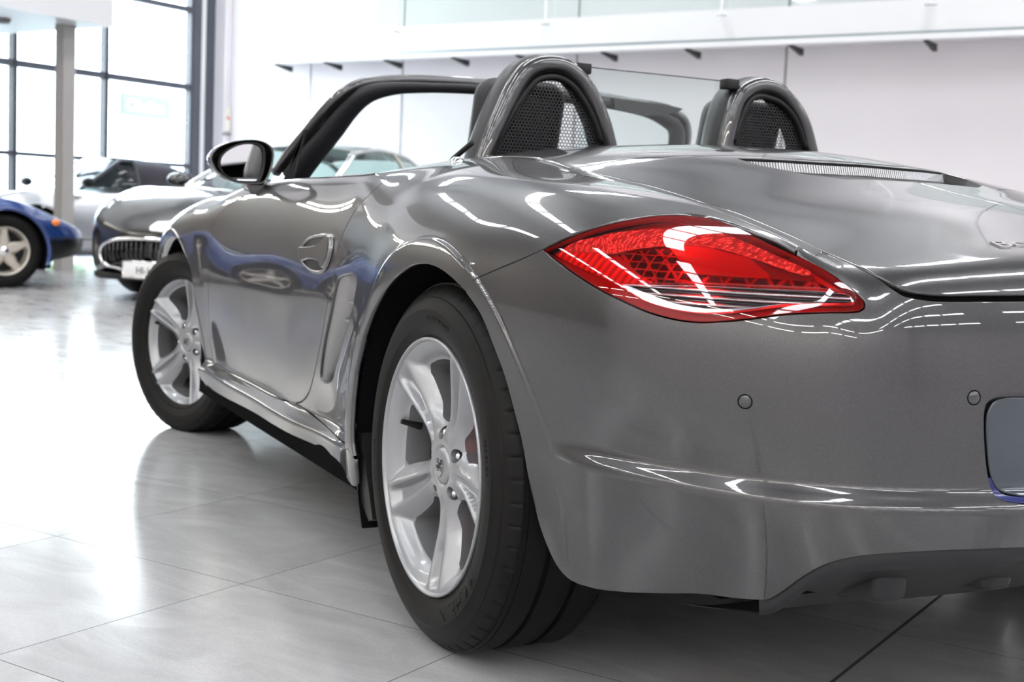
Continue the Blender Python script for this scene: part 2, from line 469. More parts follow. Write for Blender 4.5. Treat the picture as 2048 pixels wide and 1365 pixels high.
def paint_mat(name, col, metal=.85, rough=.38, flake=.0, coat=1.0):
    m, nt, b, out = nodes(name); I = b.inputs
    I['Base Color'].default_value = (*col, 1); I['Metallic'].default_value = metal; I['Roughness'].default_value = rough
    I['Coat Weight'].default_value = coat; I['Coat Roughness'].default_value = .012; I['Coat IOR'].default_value = 1.62
    tc = nt.nodes.new('ShaderNodeTexCoord'); v = nt.nodes.new('ShaderNodeTexVoronoi'); v.inputs['Scale'].default_value = 1400
    nt.links.new(tc.outputs['Object'], v.inputs['Vector'])
    mx = nt.nodes.new('ShaderNodeMix'); mx.data_type = 'RGBA'; mx.inputs[6].default_value = (*[c*.82 for c in col], 1); mx.inputs[7].default_value = (*[min(1, c*1.22) for c in col], 1)
    sp = nt.nodes.new('ShaderNodeSeparateColor'); nt.links.new(v.outputs['Color'], sp.inputs[0]); nt.links.new(sp.outputs[0], mx.inputs[0]); nt.links.new(mx.outputs[2], I['Base Color'])
    return m
MT = {}
MT['paint'] = paint_mat('meteor_grey_paint', (.064, .063, .0645), .85, .34)
MT['paint_thin'] = MT['paint']
MT['black_rubber'] = pr('tyre_rubber', (.0085, .008, .0075), .5, spec=.16, noise=(30, .25), bump=(220, .15, .0006))
MT['liner'] = pr('black_liner_felt', (.006, .006, .008), .9, spec=.2, bump=(260, .8, .003))
MT['black'] = pr('satin_black_plastic', (.012, .012, .013), .45, spec=.4)
MT['black_gloss'] = pr('gloss_black', (.006, .006, .007), .08, coat=1)
MT['dark'] = pr('dark_void', (.004, .004, .004), .95, spec=0.05)
MT['alloy'] = pr('silver_alloy_wheel', (.33, .335, .345), .36, .6, coat=.5, coat_r=.08)
MT['chrome'] = pr('chrome', (.85, .85, .86), .06, 1)
MT['steel'] = pr('brushed_steel', (.45, .45, .46), .32, 1)
MT['disc'] = pr('brake_disc_iron', (.014, .007, .008), .6, .0, spec=.12, noise=(12, .3))
MT['caliper'] = pr('red_caliper', (.45, .01, .012), .3, coat=.5)
MT['leather'] = pr('charcoal_leather', (.028, .028, .031), .5, spec=.4, bump=(400, .25, .0008))
MT['trim'] = pr('dark_grey_trim', (.024, .024, .026), .42, bump=(900, .2, .0004))
MT['glass'] = glassy('clear_pane', (.93, .97, .96))
MT['mirror'] = pr('mirror_glass', (.9, .92, .93), .01, 1)
MT['plate'] = pr('plate_film', (.055, .070, .085), .16, .35, coat=1, noise=(9, .25))
MT['white_paint'] = pr('white_plaster', (.80, .755, .775), .6, noise=(1.3, .02))
MT['vent_grey'] = pr('vent_grey_plastic', (.26, .255, .255), .5, .3, bump=(900, .25, .0005))

# ------------------------------------------------------------------ showroom
def rbox(name, a0, a1, b0, b1, z0, z1, mat, parent=None, bev=0):
    bm = bmesh.new(); box(bm, a0, a1, -b1, -b0, z0, z1, bev)
    return bobj(name, bm, mat, parent, smooth=bool(bev), sharp=40, matrix=RM)
A0, B0 = 15.0, 14.6          # window wall, white wall
AM, BM = -24.0, -9.0          # behind and left of the camera
def floor_mat():
    m, nt, b, out = nodes('polished_porcelain_tiles'); N = nt.nodes.new; L = nt.links.new
    tc = N('ShaderNodeTexCoord'); sp = N('ShaderNodeSeparateXYZ'); L(tc.outputs['Object'], sp.inputs[0])
    S = .5957
    def math_(op, a, b_=None, c=None):
        n = N('ShaderNodeMath'); n.operation = op
        for i, v in enumerate((a, b_, c)):
            if v is None: continue
            if isinstance(v, (int, float)): n.inputs[i].default_value = v
            else: L(v, n.inputs[i])
        return n.outputs[0]
    masks = []; cells = []
    for ax in ('X', 'Y'):
        q = math_('DIVIDE', sp.outputs[ax], S); fl = math_('FLOOR', q); fr = math_('SUBTRACT', q, fl)
        d = math_('MINIMUM', fr, math_('SUBTRACT', 1.0, fr)); dm = math_('MULTIPLY', d, S)
        masks.append(math_('LESS_THAN', dm, .0011)); cells.append(fl)
    # one wider movement joint
    wj = math_('LESS_THAN', math_('ABSOLUTE', math_('SUBTRACT', sp.outputs['X'], -3*S)), .0036)
    g = math_('MAXIMUM', math_('MAXIMUM', masks[0], masks[1]), wj)
    cv = N('ShaderNodeCombineXYZ'); L(cells[0], cv.inputs[0]); L(cells[1], cv.inputs[1])
    wn = N('ShaderNodeTexWhiteNoise'); wn.noise_dimensions = '3D'; L(cv.outputs[0], wn.inputs['Vector'])
    # cloudy stone streaks, turned per tile
    off = N('ShaderNodeVectorMath'); off.operation = 'MULTIPLY_ADD'; L(wn.outputs['Color'], off.inputs[0]); off.inputs[1].default_value = (13, 17, 5); L(tc.outputs['Object'], off.inputs[2])
    mp = N('ShaderNodeMapping'); L(off.outputs[0], mp.inputs[0]); mp.inputs['Rotation'].default_value = (0, 0, .9); mp.inputs['Scale'].default_value = (1.0, 2.4, 1)
    n1 = N('ShaderNodeTexNoise'); n1.inputs['Scale'].default_value = 3.2; n1.inputs['Detail'].default_value = 9; n1.inputs['Roughness'].default_value = .62; n1.inputs['Distortion'].default_value = 1.2; L(mp.outputs[0], n1.inputs['Vector'])
    n2 = N('ShaderNodeTexNoise'); n2.inputs['Scale'].default_value = 160; n2.inputs['Detail'].default_value = 2; L(tc.outputs['Object'], n2.inputs['Vector'])
    r = N('ShaderNodeValToRGB'); r.color_ramp.elements[0].position = .30; r.color_ramp.elements[0].color = (.44, .434, .437, 1); r.color_ramp.elements[1].position = .72; r.color_ramp.elements[1].color = (.57, .562, .566, 1)
    L(n1.outputs['Fac'], r.inputs[0])
    mx = N('ShaderNodeMix'); mx.data_type = 'RGBA'; mx.blend_type = 'MULTIPLY'; mx.inputs[0].default_value = .22; L(r.outputs[0], mx.inputs[6]); L(n2.outputs['Fac'], mx.inputs[7])
    mt = N('ShaderNodeMix'); mt.data_type = 'RGBA'; mt.blend_type = 'MULTIPLY'; mt.inputs[0].default_value = .10; L(mx.outputs[2], mt.inputs[6]); L(wn.outputs['Value'], mt.inputs[7])
    mg = N('ShaderNodeMix'); mg.data_type = 'RGBA'; mg.inputs[7].default_value = (.045, .043, .045, 1); L(g, mg.inputs[0]); L(mt.outputs[2], mg.inputs[6]); L(mg.outputs[2], b.inputs['Base Color'])
    rr = N('ShaderNodeMapRange'); rr.inputs[1].default_value = .3; rr.inputs[2].default_value = .7; rr.inputs[3].default_value = .13; rr.inputs[4].default_value = .22; L(n1.outputs['Fac'], rr.inputs[0])
    ra = math_('MAXIMUM', rr.outputs[0], math_('MULTIPLY', g, .8)); L(ra, b.inputs['Roughness'])
    b.inputs['Specular IOR Level'].default_value = .6
    bp = N('ShaderNodeBump'); bp.inputs['Strength'].default_value = .35; bp.inputs['Distance'].default_value = .0012; h = math_('SUBTRACT', math_('MULTIPLY', n1.outputs['Fac'], .35), g); L(h, bp.inputs['Height']); L(bp.outputs[0], b.inputs['Normal'])
    return m
MT['floor'] = floor_mat()
# floor aligned with the tile grid, origin on a tile corner
fo = obj('floor', [(x, y, 0) for x, y in ((-30, -26), (24, -26), (24, 16), (-30, 16))], [(0, 1, 2, 3)], MT['floor'], smooth=False); struct(fo)
t0 = at_plane([(113.1, 1073.4)], 2, 0.0)[0]
fo.matrix_world = Matrix.Translation(tuple(t0)) @ Matrix.Rotation(TH, 4, 'Z')
for v in fo.data.vertices:     # clip the floor to the room
    pass
def sheet_mat():
    m, nt, b, out = nodes('corrugated_roof_sheet'); N = nt.nodes.new; L = nt.links.new
    tc = N('ShaderNodeTexCoord'); wv = N('ShaderNodeTexWave'); wv.bands_direction = 'X'; wv.inputs['Scale'].default_value = 1.6; L(tc.outputs['Object'], wv.inputs[0])
    bp = N('ShaderNodeBump'); bp.inputs['Strength'].default_value = 1; bp.inputs['Distance'].default_value = .03; L(wv.outputs[1], bp.inputs['Height']); L(bp.outputs[0], b.inputs['Normal'])
    b.inputs['Base Color'].default_value = (.34, .34, .35, 1); b.inputs['Roughness'].default_value = .45
    return m
MT['sheet'] = sheet_mat()
MT['frame_dark'] = pr('window_frame_grey', (.075, .08, .10), .4)
MT['fascia'] = pr('white_fascia', (.86, .86, .87), .45)
MT['post'] = pr('grey_post_paint', (.42, .40, .38), .5)
MT['purlin'] = pr('galvanised_purlin', (.26, .26, .27), .5, .3)
def emit(name, col, s):
    m = bpy.data.materials.new(name); m.use_nodes = True; nt = m.node_tree; nt.nodes.clear()
    o = nt.nodes.new('ShaderNodeOutputMaterial'); e = nt.nodes.new('ShaderNodeEmission'); e.inputs[0].default_value = (*col, 1); e.inputs[1].default_value = s
    nt.links.new(e.outputs[0], o.inputs[0]); return m
MT['skylight'] = emit('skylight_sheet', (.96, .98, 1.0), SKYLIGHT)
MT['tube'] = emit('fluorescent_tube', (1.0, .97, .86), TUBE)
MT['downlight'] = emit('downlight_lens', (1.0, .97, .9), 40)
# ceiling with skylight openings, walls
struct(rbox('ceiling', AM, A0, BM, B0+.3, CEIL, CEIL+.1, MT['sheet']))
struct(rbox('wall_right', AM, A0+.15, B0, B0+.25, 0, CEIL, MT['white_paint']))
struct(rbox('wall_back', AM-.2, AM, BM, B0+.2, 0, CEIL, MT['white_paint']))
struct(rbox('wall_left', AM, A0+.15, BM-.2, BM, 0, CEIL, MT['white_paint']))
# wall_front: only the solid strip by the corner and the band above the windows
struct(rbox('wall_front', A0, A0+.25, 14.50, B0, 0, CEIL, MT['white_paint']))
struct(rbox('wall_front', A0, A0+.25, 9.46, 14.5, 4.7, CEIL, MT['white_paint']))
MT['taupe'] = pr('taupe_wall', (.25, .225, .21), .7)
struct(rbox('wall_front', A0, A0+.25, BM, 9.43, 0, CEIL, MT['taupe']))
pil = struct(rbox('trim_1', 14.74, A0, 14.47, B0, 0, CEIL, MT['white_paint']))
# wall panel joints
for k, a in enumerate((13.13, 11.44, 8.65, 5.85, 3.05, .25)):
    struct(rbox('trim_%d' % (k+2), a-.012, a+.012, B0-.006, B0, 0, 6.0, MT['purlin'] if k == 1 else MT['vent_grey']))
# window wall: bays of glass between mullions
MUL = [9.46, 10.95, 12.43, 14.0]
for k in range(len(MUL)-1):
    b0, b1 = MUL[k], MUL[k+1]
    wn_ = thing('window_%d' % (k+1), 'tall window bay', 'window', tuple(ab(A0, (b0+b1)/2, 0))); del wn_['label']; del wn_['category']; wn_['kind'] = 'structure'
    Mi = Matrix.Translation(ab(A0, (b0+b1)/2, 0)); 
    bm = bmesh.new()
    box(bm, -.06, .06, -b1-.03, -b1+.03, 0, 4.7); box(bm, -.06, .06, -b0-.03, -b0+.03, 0, 4.7)
    box(bm, -.05, .05, -b1+.03, -b0-.03, 2.46, 2.55); box(bm, -.05, .05, -b1+.03, -b0-.03, 1.31, 1.37); box(bm, -.05, .05, -b1+.03, -b0-.03, 0, .09); box(bm, -.05, .05, -b1+.03, -b0-.03, 3.60, 3.68)
    o = bobj('window_frame', bm, MT['frame_dark'], None, smooth=False, matrix=Mi.inverted() @ RM @ Matrix.Translation((A0, 0, 0)))
    o.parent = wn_
    bm = bmesh.new(); box(bm, -.005, .005, -b1+.03, -b0-.03, .09, 4.7)
    o = bobj('pane', bm, MT['glass'], None, smooth=False, matrix=Mi.inverted() @ RM @ Matrix.Translation((A0, 0, 0))); o.parent = wn_
# door frame strips by the corner
struct(rbox('door_1', A0-.07, A0+.07, 14.0, 14.17, 0, 4.7, MT['frame_dark']))
struct(rbox('trim_9', A0-.04, A0+.04, 14.17, 14.29, 0, 4.7, MT['fascia']))
struct(rbox('trim_10', A0-.08, A0+.06, 14.29, 14.43, 0, 4.7, MT['frame_dark']))
# mezzanine shelf along the white wall
sh = rbox('display_shelf', -3, 13.84, 13.9, B0, 2.87, 3.21, MT['fascia']); tag(sh, 'long white raised display shelf running along the white wall above the cars', 'shelf')
MT['trimline'] = pr('shelf_edge_metal', (.30, .36, .38), .3, .8)
rbox('edge_strip', -3, 13.84, 13.885, 13.93, 2.86, 2.885, MT['trimline'], sh)
rbox('edge_strip', -3, 13.85, 13.88, 13.95, 2.80, 2.858, MT['fascia'], sh)
o = rbox('glass_panel', -3, 13.83, 13.905, 13.915, 3.22, 4.3, MT['glass'], sh)
for a in (13.23, 12.3, 11.24, 10.13, 9.14, 7.92, 6.81, 5.55, 4.07, 2.6):
    bm = bmesh.new(); V = [(a-.025, -14.30, 2.725), (a+.025, -14.30, 2.725), (a-.025, -14.30, 2.80), (a+.025, -14.30, 2.80), (a-.025, -13.95, 2.785), (a+.025, -13.95, 2.785), (a-.025, -13.95, 2.80), (a+.025, -13.95, 2.80)]
    vs = [bm.verts.new(v) for v in V]
    for f in ((0, 1, 3, 2), (4, 6, 7, 5), (0, 4, 5, 1), (2, 3, 7, 6), (0, 2, 6, 4), (1, 5, 7, 3)): bm.faces.new([vs[i] for i in f])
    bobj('bracket', bm, MT['black'], sh, smooth=False, matrix=RM)
for k, a in enumerate((13.3, 10.96, 8.65, 6.33, 4.0)):
    V, F = lathe([(0, 0), (.07, 0), (.07, .012), (.012, .016), (.012, CEIL-3.14), (0, CEIL-3.14)], 12, 'z')
    o = obj('hanger_rod', V, F, MT['fascia'], None); o.location = ab(a, 13.80, 3.13)
    tag(o, 'thin white hanger rod on the raised shelf edge, %s from the window corner' % ['first', 'second', 'third', 'fourth', 'fifth'][k], 'rod', 'hanger rods of the raised shelf')
# post and overhead box at the left
o = rbox('support_post', 11.92, 12.06, 9.33, 9.49, 0, 2.64, MT['post']); tag(o, 'square grey steel post holding up the white overhead box', 'post')
ob = rbox('overhead_box', 11.55, 14.6, 4.0, 9.68, 2.64, 3.9, MT['fascia']); tag(ob, 'white overhead office box held by the grey post near the windows', 'office box')
V, F = lathe([(0, 0), (.07, 0), (.09, .05), (0, .05)], 20, 'z'); o = obj('smoke_detector', V, F, MT['vent_grey'], None); o.location = ab(12.3, 8.85, 2.59)
tag(o, 'small round detector on the underside of the white overhead box', 'detector')
# wall notice
nb = rbox('wall_notice', 14.715, 14.74, 14.49, 14.59, 1.9, 2.26, pr('notice_paper', (.85, .82, .74), .6)); tag(nb, 'cream wall notice with red symbols on the pilaster beside the windows', 'sign')
for zz, bb in ((2.10, 14.515), (2.09, 14.553)): rbox('red_mark', 14.713, 14.716, bb-.012, bb+.012, zz-.025, zz+.025, pr('notice_red', (.75, .12, .06), .6), nb)
rbox('conduit', 14.72, 14.74, 14.44, 14.62, 1.84, 1.87, MT['vent_grey'], nb)
# ceiling: purlins, skylight strips, tube lamps
for k in range(15):
    b = -8.6+k*1.62
    struct(rbox('trim_%d' % (20+k), AM, A0, b-.045, b+.045, CEIL-.20, CEIL, MT['purlin']))
n = 0
for s, a in enumerate((-20.5, -15.8, -11.1, -6.4, -1.7, 3.0, 7.7, 12.2)):
    for k in range(14):
        b = -8.6+k*1.62
        if (k % 6) == 5: continue
        o = rbox('window_%d' % (20+n), a-.25, a+.25, b+.07, b+1.55, CEIL-.012, CEIL-.002, MT['skylight']); struct(o); n += 1
def tube_row(b, a0, cnt, z, label, pitch=1.9):
    for k in range(cnt):
        a = a0+k*pitch
        t = thing('tube_lamp', label, 'ceiling lamp', tuple(ab(a, b, z)), TH, 'tube lamps under the roof')
        boxo('housing', -.78, .78, -.07, .07, .0, .06, MT['fascia'], t)
        boxo('tube', -.75, .75, -.028, .028, -.045, 0, MT['tube'], t)
for b, z in ((-5.6, 4.4), (-7.4, 4.4)):
    tube_row(b, -7.6, 11, z, 'long white tube lamp hanging in a row under the roof')
# ------------------------------------------------------------------ outside
MT['ext_white'] = pr('exterior_white_wall', (.86, .88, .92), .7)
MT['ext_grey'] = pr('exterior_grey', (.55, .58, .66), .6)
MT['ext_blue'] = pr('sign_blue', (.05, .06, .30), .5)
MT['asph'] = pr('forecourt_concrete', (.62, .64, .66), .7)
o = rbox('ground', A0+.3, 70, -30, 60, -.12, -.02, MT['asph']); struct(o)
MT['leafboard'] = pr('pale_green_board', (.45, .52, .42), .6)
bd = thing('neighbouring_building', 'white neighbouring building across the forecourt with a blue name board', 'building', tuple(ab(34, 27, 0)))
for k in range(6):
    for a_, z_ in ((11.2, 2.42), (12.0, 2.42)):
        t = thing('tube_lamp', 'bare white tube lamp under the low office ceiling beside the windows', 'ceiling lamp', tuple(ab(a_, 1.0+k*1.0, z_)), TH-pi/2, 'tube lamps by the office')
        boxo('housing', -.46, .46, -.05, .05, .0, .05, MT['fascia'], t)
        boxo('tube', -.45, .45, -.022, .022, -.035, 0, MT['tube'], t)
def rb(name, *a):
    o = rbox(name, *a); o.parent = bd; o.matrix_parent_inverse = Matrix.Translation(tuple(-Vector(bd.location))); return o
rb('wall', 36, 44, 21.5, 44, 0, 6.0, MT['ext_white'])
rb('wall', 37, 44, 12, 21.5, 0, 5.2, MT['ext_grey'])
rb('green_board', 35.85, 35.98, 32.62, 33.15, 3.5, 4.75, MT['leafboard'])
rb('roller_door', 35.9, 36.02, 31.0, 33.0, 0, 3.2, MT['ext_grey'])
sg = rb('name_board', 35.82, 35.98, 30.47, 32.56, 3.66, 4.42, MT['ext_blue'])
LETTER_M = RM @ Matrix(((0, 0, -1, 35.79), (-1, 0, 0, -30.6), (0, 1, 0, 3.84), (0, 0, 0, 1)))
rb('window', 36.9, 37.02, 13.2, 15.0, 1.0, 4.2, MT['frame_dark']); rb('window', 36.9, 37.02, 16.0, 17.9, 1.0, 4.2, MT['frame_dark'])

cu = bpy.data.curves.new('t', 'FONT'); cu.body = "Obrien"; cu.size = .56; cu.extrude = .02
to = bpy.data.objects.new('t', cu); COL.objects.link(to); dg_ = bpy.context.evaluated_depsgraph_get(); me_ = to.evaluated_get(dg_).to_mesh()
lv = [LETTER_M @ v.co for v in me_.vertices]; lf = [tuple(p.vertices) for p in me_.polygons]; to.evaluated_get(dg_).to_mesh_clear(); bpy.data.objects.remove(to); bpy.data.curves.remove(cu)
obj('lettering', lv, lf, pr('sign_yellow', (.95, .80, .45), .5), sg, False)

MT['leaf'] = pr('hedge_green', (.16, .30, .05), .6, noise=(8, .4))
hb = bmesh.new(); rnd = random.Random(3)
for k in range(1400):
    a = 18.0+rnd.random()*.9; b = 9.0+rnd.random()*6.0; z = .05+rnd.random()*.75; s = .10
    n = Vector((rnd.uniform(-1, 1), rnd.uniform(-1, 1), rnd.uniform(-1, 1))).normalized(); t = n.orthogonal().normalized(); u = n.cross(t)
    c = Vector((a, -b, z)); hb.faces.new([hb.verts.new(c+t*s*x+u*s*.6*y) for x, y in ((1, 0), (0, 1), (-1, 0), (0, -1))])
h = bobj('hedge', hb, MT['leaf'], None, smooth=False, matrix=RM); tag(h, 'low clipped green hedge outside the showroom windows', 'hedge')

# ------------------------------------------------------------------ hero car: outer panels
HERO = thing('convertible_sports_car', 'metallic dark grey two-seat convertible with its roof open, red tail light and silver five-spoke wheels', 'car')
PT = MT['paint']
T_DOOR_REAR = [(770.7, 360.2), (747, 381.7), (724.6, 403), (710, 421.7), (698, 443), (686.7, 466), (676, 505), (669.5, 540), (662, 577), (653, 618), (647.5, 650), (641, 687.6), (632.5, 728), (624, 766), (616, 789), (604, 803), (590, 807), (577, 804)]
T_DOOR_BOT = [(577, 804), (540, 790.5), (496, 767), (460, 749), (428.5, 733)]
T_DOOR_FRONT = [(428.5, 733), (420, 676), (417, 608.5), (416.7, 545), (419.5, 511), (423.4, 473), (431, 442.9), (442.4, 425.7), (461.5, 408.6), (482.4, 395), (508, 384)]
T_ARCH_R = [(725.7, 674), (743, 627), (775, 571), (813, 537), (842, 529), (870.5, 535), (899, 554), (931.5, 585.7)]
T_SEAM = [(931.5, 585.7), (946.7, 562), (980, 545), (1030, 524), (1060, 510.5), (1086, 498)]
T_LIGHT_TOP = [(1086, 498), (1132, 474), (1183, 455.6), (1234.6, 442.5), (1296, 431.5), (1357.6, 427.5), (1405, 431), (1450, 442), (1502.6, 461), (1554, 481), (1590.7, 500)]
T_LID_L = [(1722.4, 534), (1646, 501.5), (1584.6, 472.8), (1523, 446), (1461.5, 421.5), (1400, 403), (1357.6, 389), (1296, 370.5), (1234.6, 356), (1181, 344.5), (1143, 337.5)]
T_LID_LOW = [(1722.4, 534), (1762.3, 556.5), (1799.6, 576.4), (1824.6, 585), (1862, 590.6), (1899, 592.4), (1975, 592), (2048, 591.4)]
T_LIGHT = [(1087.3, 500.8), (1162.5, 468.4), (1231, 448), (1299, 436), (1360.8, 433), (1419, 439), (1470, 456.4), (1538.5, 489), (1607, 519.6), (1658, 547), (1692, 572), (1719.7, 596.5), (1727.5, 608.5), (1723, 618.7), (1702.6, 622.9), (1641, 624), (1572.7, 627), (1504, 635.8), (1453, 641), (1401.8, 643.4), (1350.5, 637.5), (1299, 623.9), (1248, 601.7), (1196.7, 576), (1145.5, 543.6), (1111, 518)]
T_BUMP_ARCH = [(931.6, 586), (962, 632), (987, 694), (1009.5, 755), (1029, 827), (1043, 883), (1054, 946), (1060, 976), (1074, 1036), (1090.5, 1085), (1111.6, 1130), (1135, 1158), (1158.5, 1171)]
T_BUMP_BOT = [(1158.5, 1171), (1200.7, 1181.4), (1260, 1187), (1330, 1189), (1400, 1190), (1473, 1199), (1526.7, 1202), (1545, 1197), (1570.5, 1181), (1604.6, 1156), (1653, 1130), (1716.7, 1114.5), (1790, 1108), (1887, 1103), (2048, 1097)]
T_RECESS = [(2048, 786.7), (2014, 787.7), (1989.6, 792.6), (1975, 807), (1969, 836), (1971.5, 904.6), (1977.4, 953), (1987, 985), (2004, 999.7), (2048, 1008)]
T_VENT = [(675, 557), (686, 551), (712, 551.5), (707, 604), (698, 644), (685, 688), (671, 735), (664, 760), (651, 766), (642, 759), (641, 738), (648, 684), (661, 620)]

def sx(a, b=None):    # single traced point -> skin
    return on_skin(np.array([a], float))[0][0]
def skin_line(ch, pts):
    return [p for p in snap(ch, np.array(pts, float))]
def shift(poly, d):
    """grow a traced closed outline by d px"""
    P = np.array(poly, float); T = np.roll(P, -1, 0)-np.roll(P, 1, 0); N = np.stack([T[:, 1], -T[:, 0]], -1); N /= np.linalg.norm(N, axis=1, keepdims=True)
    if inpoly((P+N*1.5), P).mean() > .5: N = -N
    return P+N*d

# cabin opening: outline seen from above
OPEN = [(.52, .0), (.525, .45), (.53, .66), (.55, .735), (.60, .772), (.70, .785), (1.0, .788), (1.3, .785), (1.56, .776), (1.60, .74)]
def open_edge(xa, xb, n=14):
    xs = [o[0] for o in OPEN[3:9]]; ys = [o[1] for o in OPEN[3:9]]
    return [np.array([x, np.interp(x, xs, ys), .85]) for x in np.linspace(xa, xb, n)]

P_door_rear = px(T_DOOR_REAR)
top_rear = P_door_rear[0]
e0 = [np.array([max(.56, top_rear[0]), .775, .853])]
# --- rear fender
arch_low = skin_line(CX, [(.381, .89, .17), (.384, .89, .23), (.383, .895, .30), (.378, .895, .37)])
skirt_top = [(577, 804), (600, 813), (640, 842), (690, 891), (709, 921)]
P_skt = px(skirt_top)
fender = []
fender += P_door_rear
fender += P_skt[1:]
fender += skin_line(CX, [(.366, .895, .312), (.370, .895, .345), (.371, .895, .40), (.362, .895, .46)])
fender += px(T_ARCH_R)
fender += px(T_SEAM)[1:]
fender += px(T_LIGHT_TOP)[1:]
fender += px([(1590.7, 500), (1646, 503)])
P_lidL = skin_line(CT, [(-.79, .565, 1), (-.70, .572, 1), (-.5, .574, 1), (-.3, .575, 1), (-.1, .575, 1), (.06, .575, 1)])
LIDL = px(T_LID_L)
RA = [(HUB_R[0], HUB_R[1], [ARCH_R+q for q in (.026, .0325, .0345, .036, .0372, .0384, .0396, .0408, .042, .0432, .0446, .0462, .050, .058)])]
RF = [(HUB_F[0], HUB_F[1], [ARCH_F+q for q in (.026, .0335, .0355, .0375, .0395, .0415, .0435, .046, .053)])]
RB = [.372, .378, .384, .390, .397, .404, .411, .417, .423, .431, .439, .446, .452, .458, .464]
RS = [.218, .224, .231, .238, .245, .252, .259, .266, .273, .280, .287, .294, .30, .306]
CH = [LIDL[0], LIDL[4], LIDL[9], LIDL[14]]
fender += px(T_LID_L[1:])
fender += [p for p in skin_line(CT, [(.12, .583, 1), (.2, .585, 1), (.35, .60, 1), (.46, .635, 1), (.52, .685, 1), (.55, .735, 1)])]
fender += skin_line(CX, [(.575, .760, .87), (.62, .776, .87)])
V_HOLE = px(T_VENT)
o_fender, _ = panel('rear_fender', HERO, PT, CX, fender, holes=[V_HOLE], step=.009, rings=RA, rows=RS)
# --- door
door = list(P_door_rear[::-1])
door = P_door_rear[::-1] + []
top_edge = skin_line(CX, [(x, y, .87) for x, y in [(.62, .778), (.70, .785), (.85, .788), (1.0, .788), (1.2, .787), (1.4, .783), (1.56, .776)]])
P_df = px(T_DOOR_FRONT); P_db = px(T_DOOR_BOT)
door = P_db[:-1]+P_df[:-1]+[P_df[-1]]+skin_line(CX, [(1.66, .795, .85)])+top_edge[::-1]+P_door_rear[:-1]
o_door, DOORMESH = panel('door', HERO, PT, CX, door, step=.010, rows=RS[4:])
# --- front fender
AF = [(hx, hz) for hx, hz in [(2.055, .26), (2.046, .31), (2.048, .37), (2.057, .44), (2.082, .51), (2.125, .575), (2.19, .632), (2.28, .668), (2.38, .680), (2.50, .665), (2.60, .622), (2.68, .555), (2.73, .47), (2.75, .38), (2.75, .28), (2.745, .20)]]
T_ARCH_F = [(320, 509), (323, 492), (331, 478), (342, 474), (356, 480), (367, 504), (378, 529), (384, 557), (390, 611), (396, 650), (400.5, 690), (404, 730), (407, 752), (412, 771)]
P_af = px(T_ARCH_F)[::-1]
ff = P_df[::-1]+[]
ff = [P_df[0]]+[p for p in P_df[1:]]
ff += skin_line(CX, [(1.66, .795, .85), (1.62, .74, .88), (1.75, .63, .87), (2.0, .60, .83), (2.4, .60, .75), (2.8, .57, .66), (3.05, .52, .6), (3.12, .66, .45), (3.05, .74, .35), (2.95, .78, .22), (2.80, .80, .20), (2.775, .82, .30)])
ff += skin_line(CX, [(x, .85, z) for x, z in AF[::-1][4:9]][:2])
ff += P_af[::-1][0:0]
ff += [p for p in px(T_ARCH_F)]
ff += skin_line(CX, [(2.0, .83, .262)])
o_ff, _ = panel('front_fender', HERO, PT, CX, ff, step=.012, rings=RF)
# --- side skirt
sk = P_skt+skin_line(CX, [(.357, .89, .250), (.358, .885, .228), (.374, .88, .219), (.46, .87, .221), (.54, .87, .226), (.75, .87, .229), (1.0, .87, .231), (1.26, .87, .229), (1.58, .87, .222), (1.79, .87, .219), (1.90, .87, .222), (1.965, .86, .232), (1.985, .85, .256), (1.975, .84, .284)])+P_db[::-1][:-1]
o_sk, _ = panel('side_skirt', HERO, PT, CX, sk, step=.009, rows=RS)
# --- boot lid
LTIP = on_skin([T_LID_L[-1]])[0][0]
lidf = skin_line(CT, [(LTIP[0], LTIP[1], 1), (.05, .45, 1), (.015, .33, 1), (-.03, .20, 1), (-.062, .10, 1), (-.068, .0, 1)])
lid_l = px(T_LID_L[:-1])[1:]; print('lidline', [tuple(np.round(p, 3)) for p in lid_l[::5]])
lowc = px(T_LID_LOW); zl = lowc[-1][2]
low_ext = skin_line(CC, [(-.87, .20, zl), (-.88, .10, zl), (-.885, .0, zl)])
tl = px([(1467, 319), (1523, 329), (1605, 347.7), (1683, 363)])
lid = lowc[:-1]+[lowc[-1]]+low_ext+lidf[::-1]+lid_l[::-1]
TB = [np.array(p) for p in skin_line(CT, [(-.085, .0, 1), (-.083, .10, 1), (-.055, .19, 1), (-.030, .262, 1), (-.10, .262, 1), (-.19, .215, 1), (-.235, .16, 1), (-.243, .0, 1)])]
lid2 = lowc[:-1]+[lowc[-1]]+low_ext+TB[::-1]+lidf[::-1]+lid_l[::-1]
o_lid, LIDM = panel('boot_lid', HERO, PT, CC, lid2, both=True, step=.010, rim=.012)
# --- roof compartment cover
cov = skin_line(CT, [(-.058, 0, 1), (-.052, .10, 1), (-.02, .20, 1), (.025, .33, 1), (.06, .45, 1), (LTIP[0]+.005, LTIP[1], 1), (.2, .577, 1), (.35, .592, 1), (.455, .626, 1), (.51, .675, 1), (.535, .70, 1), (.525, .60, 1), (.52, .45, 1), (.515, .2, 1), (.515, 0, 1)])
o_cov, COVM = panel('roof_cover', HERO, PT, CT, cov, both=True, step=.012)
# --- rear bumper
zb = 0
bot = px(T_BUMP_BOT); arch_b = px(T_BUMP_ARCH)
rec = px(T_RECESS)
cx_ = lambda y, z: snap(CS, np.array([[-.92, y, z]]))[0]
LIGHT_G = px([tuple(p) for p in shift(T_LIGHT, 3.0)])
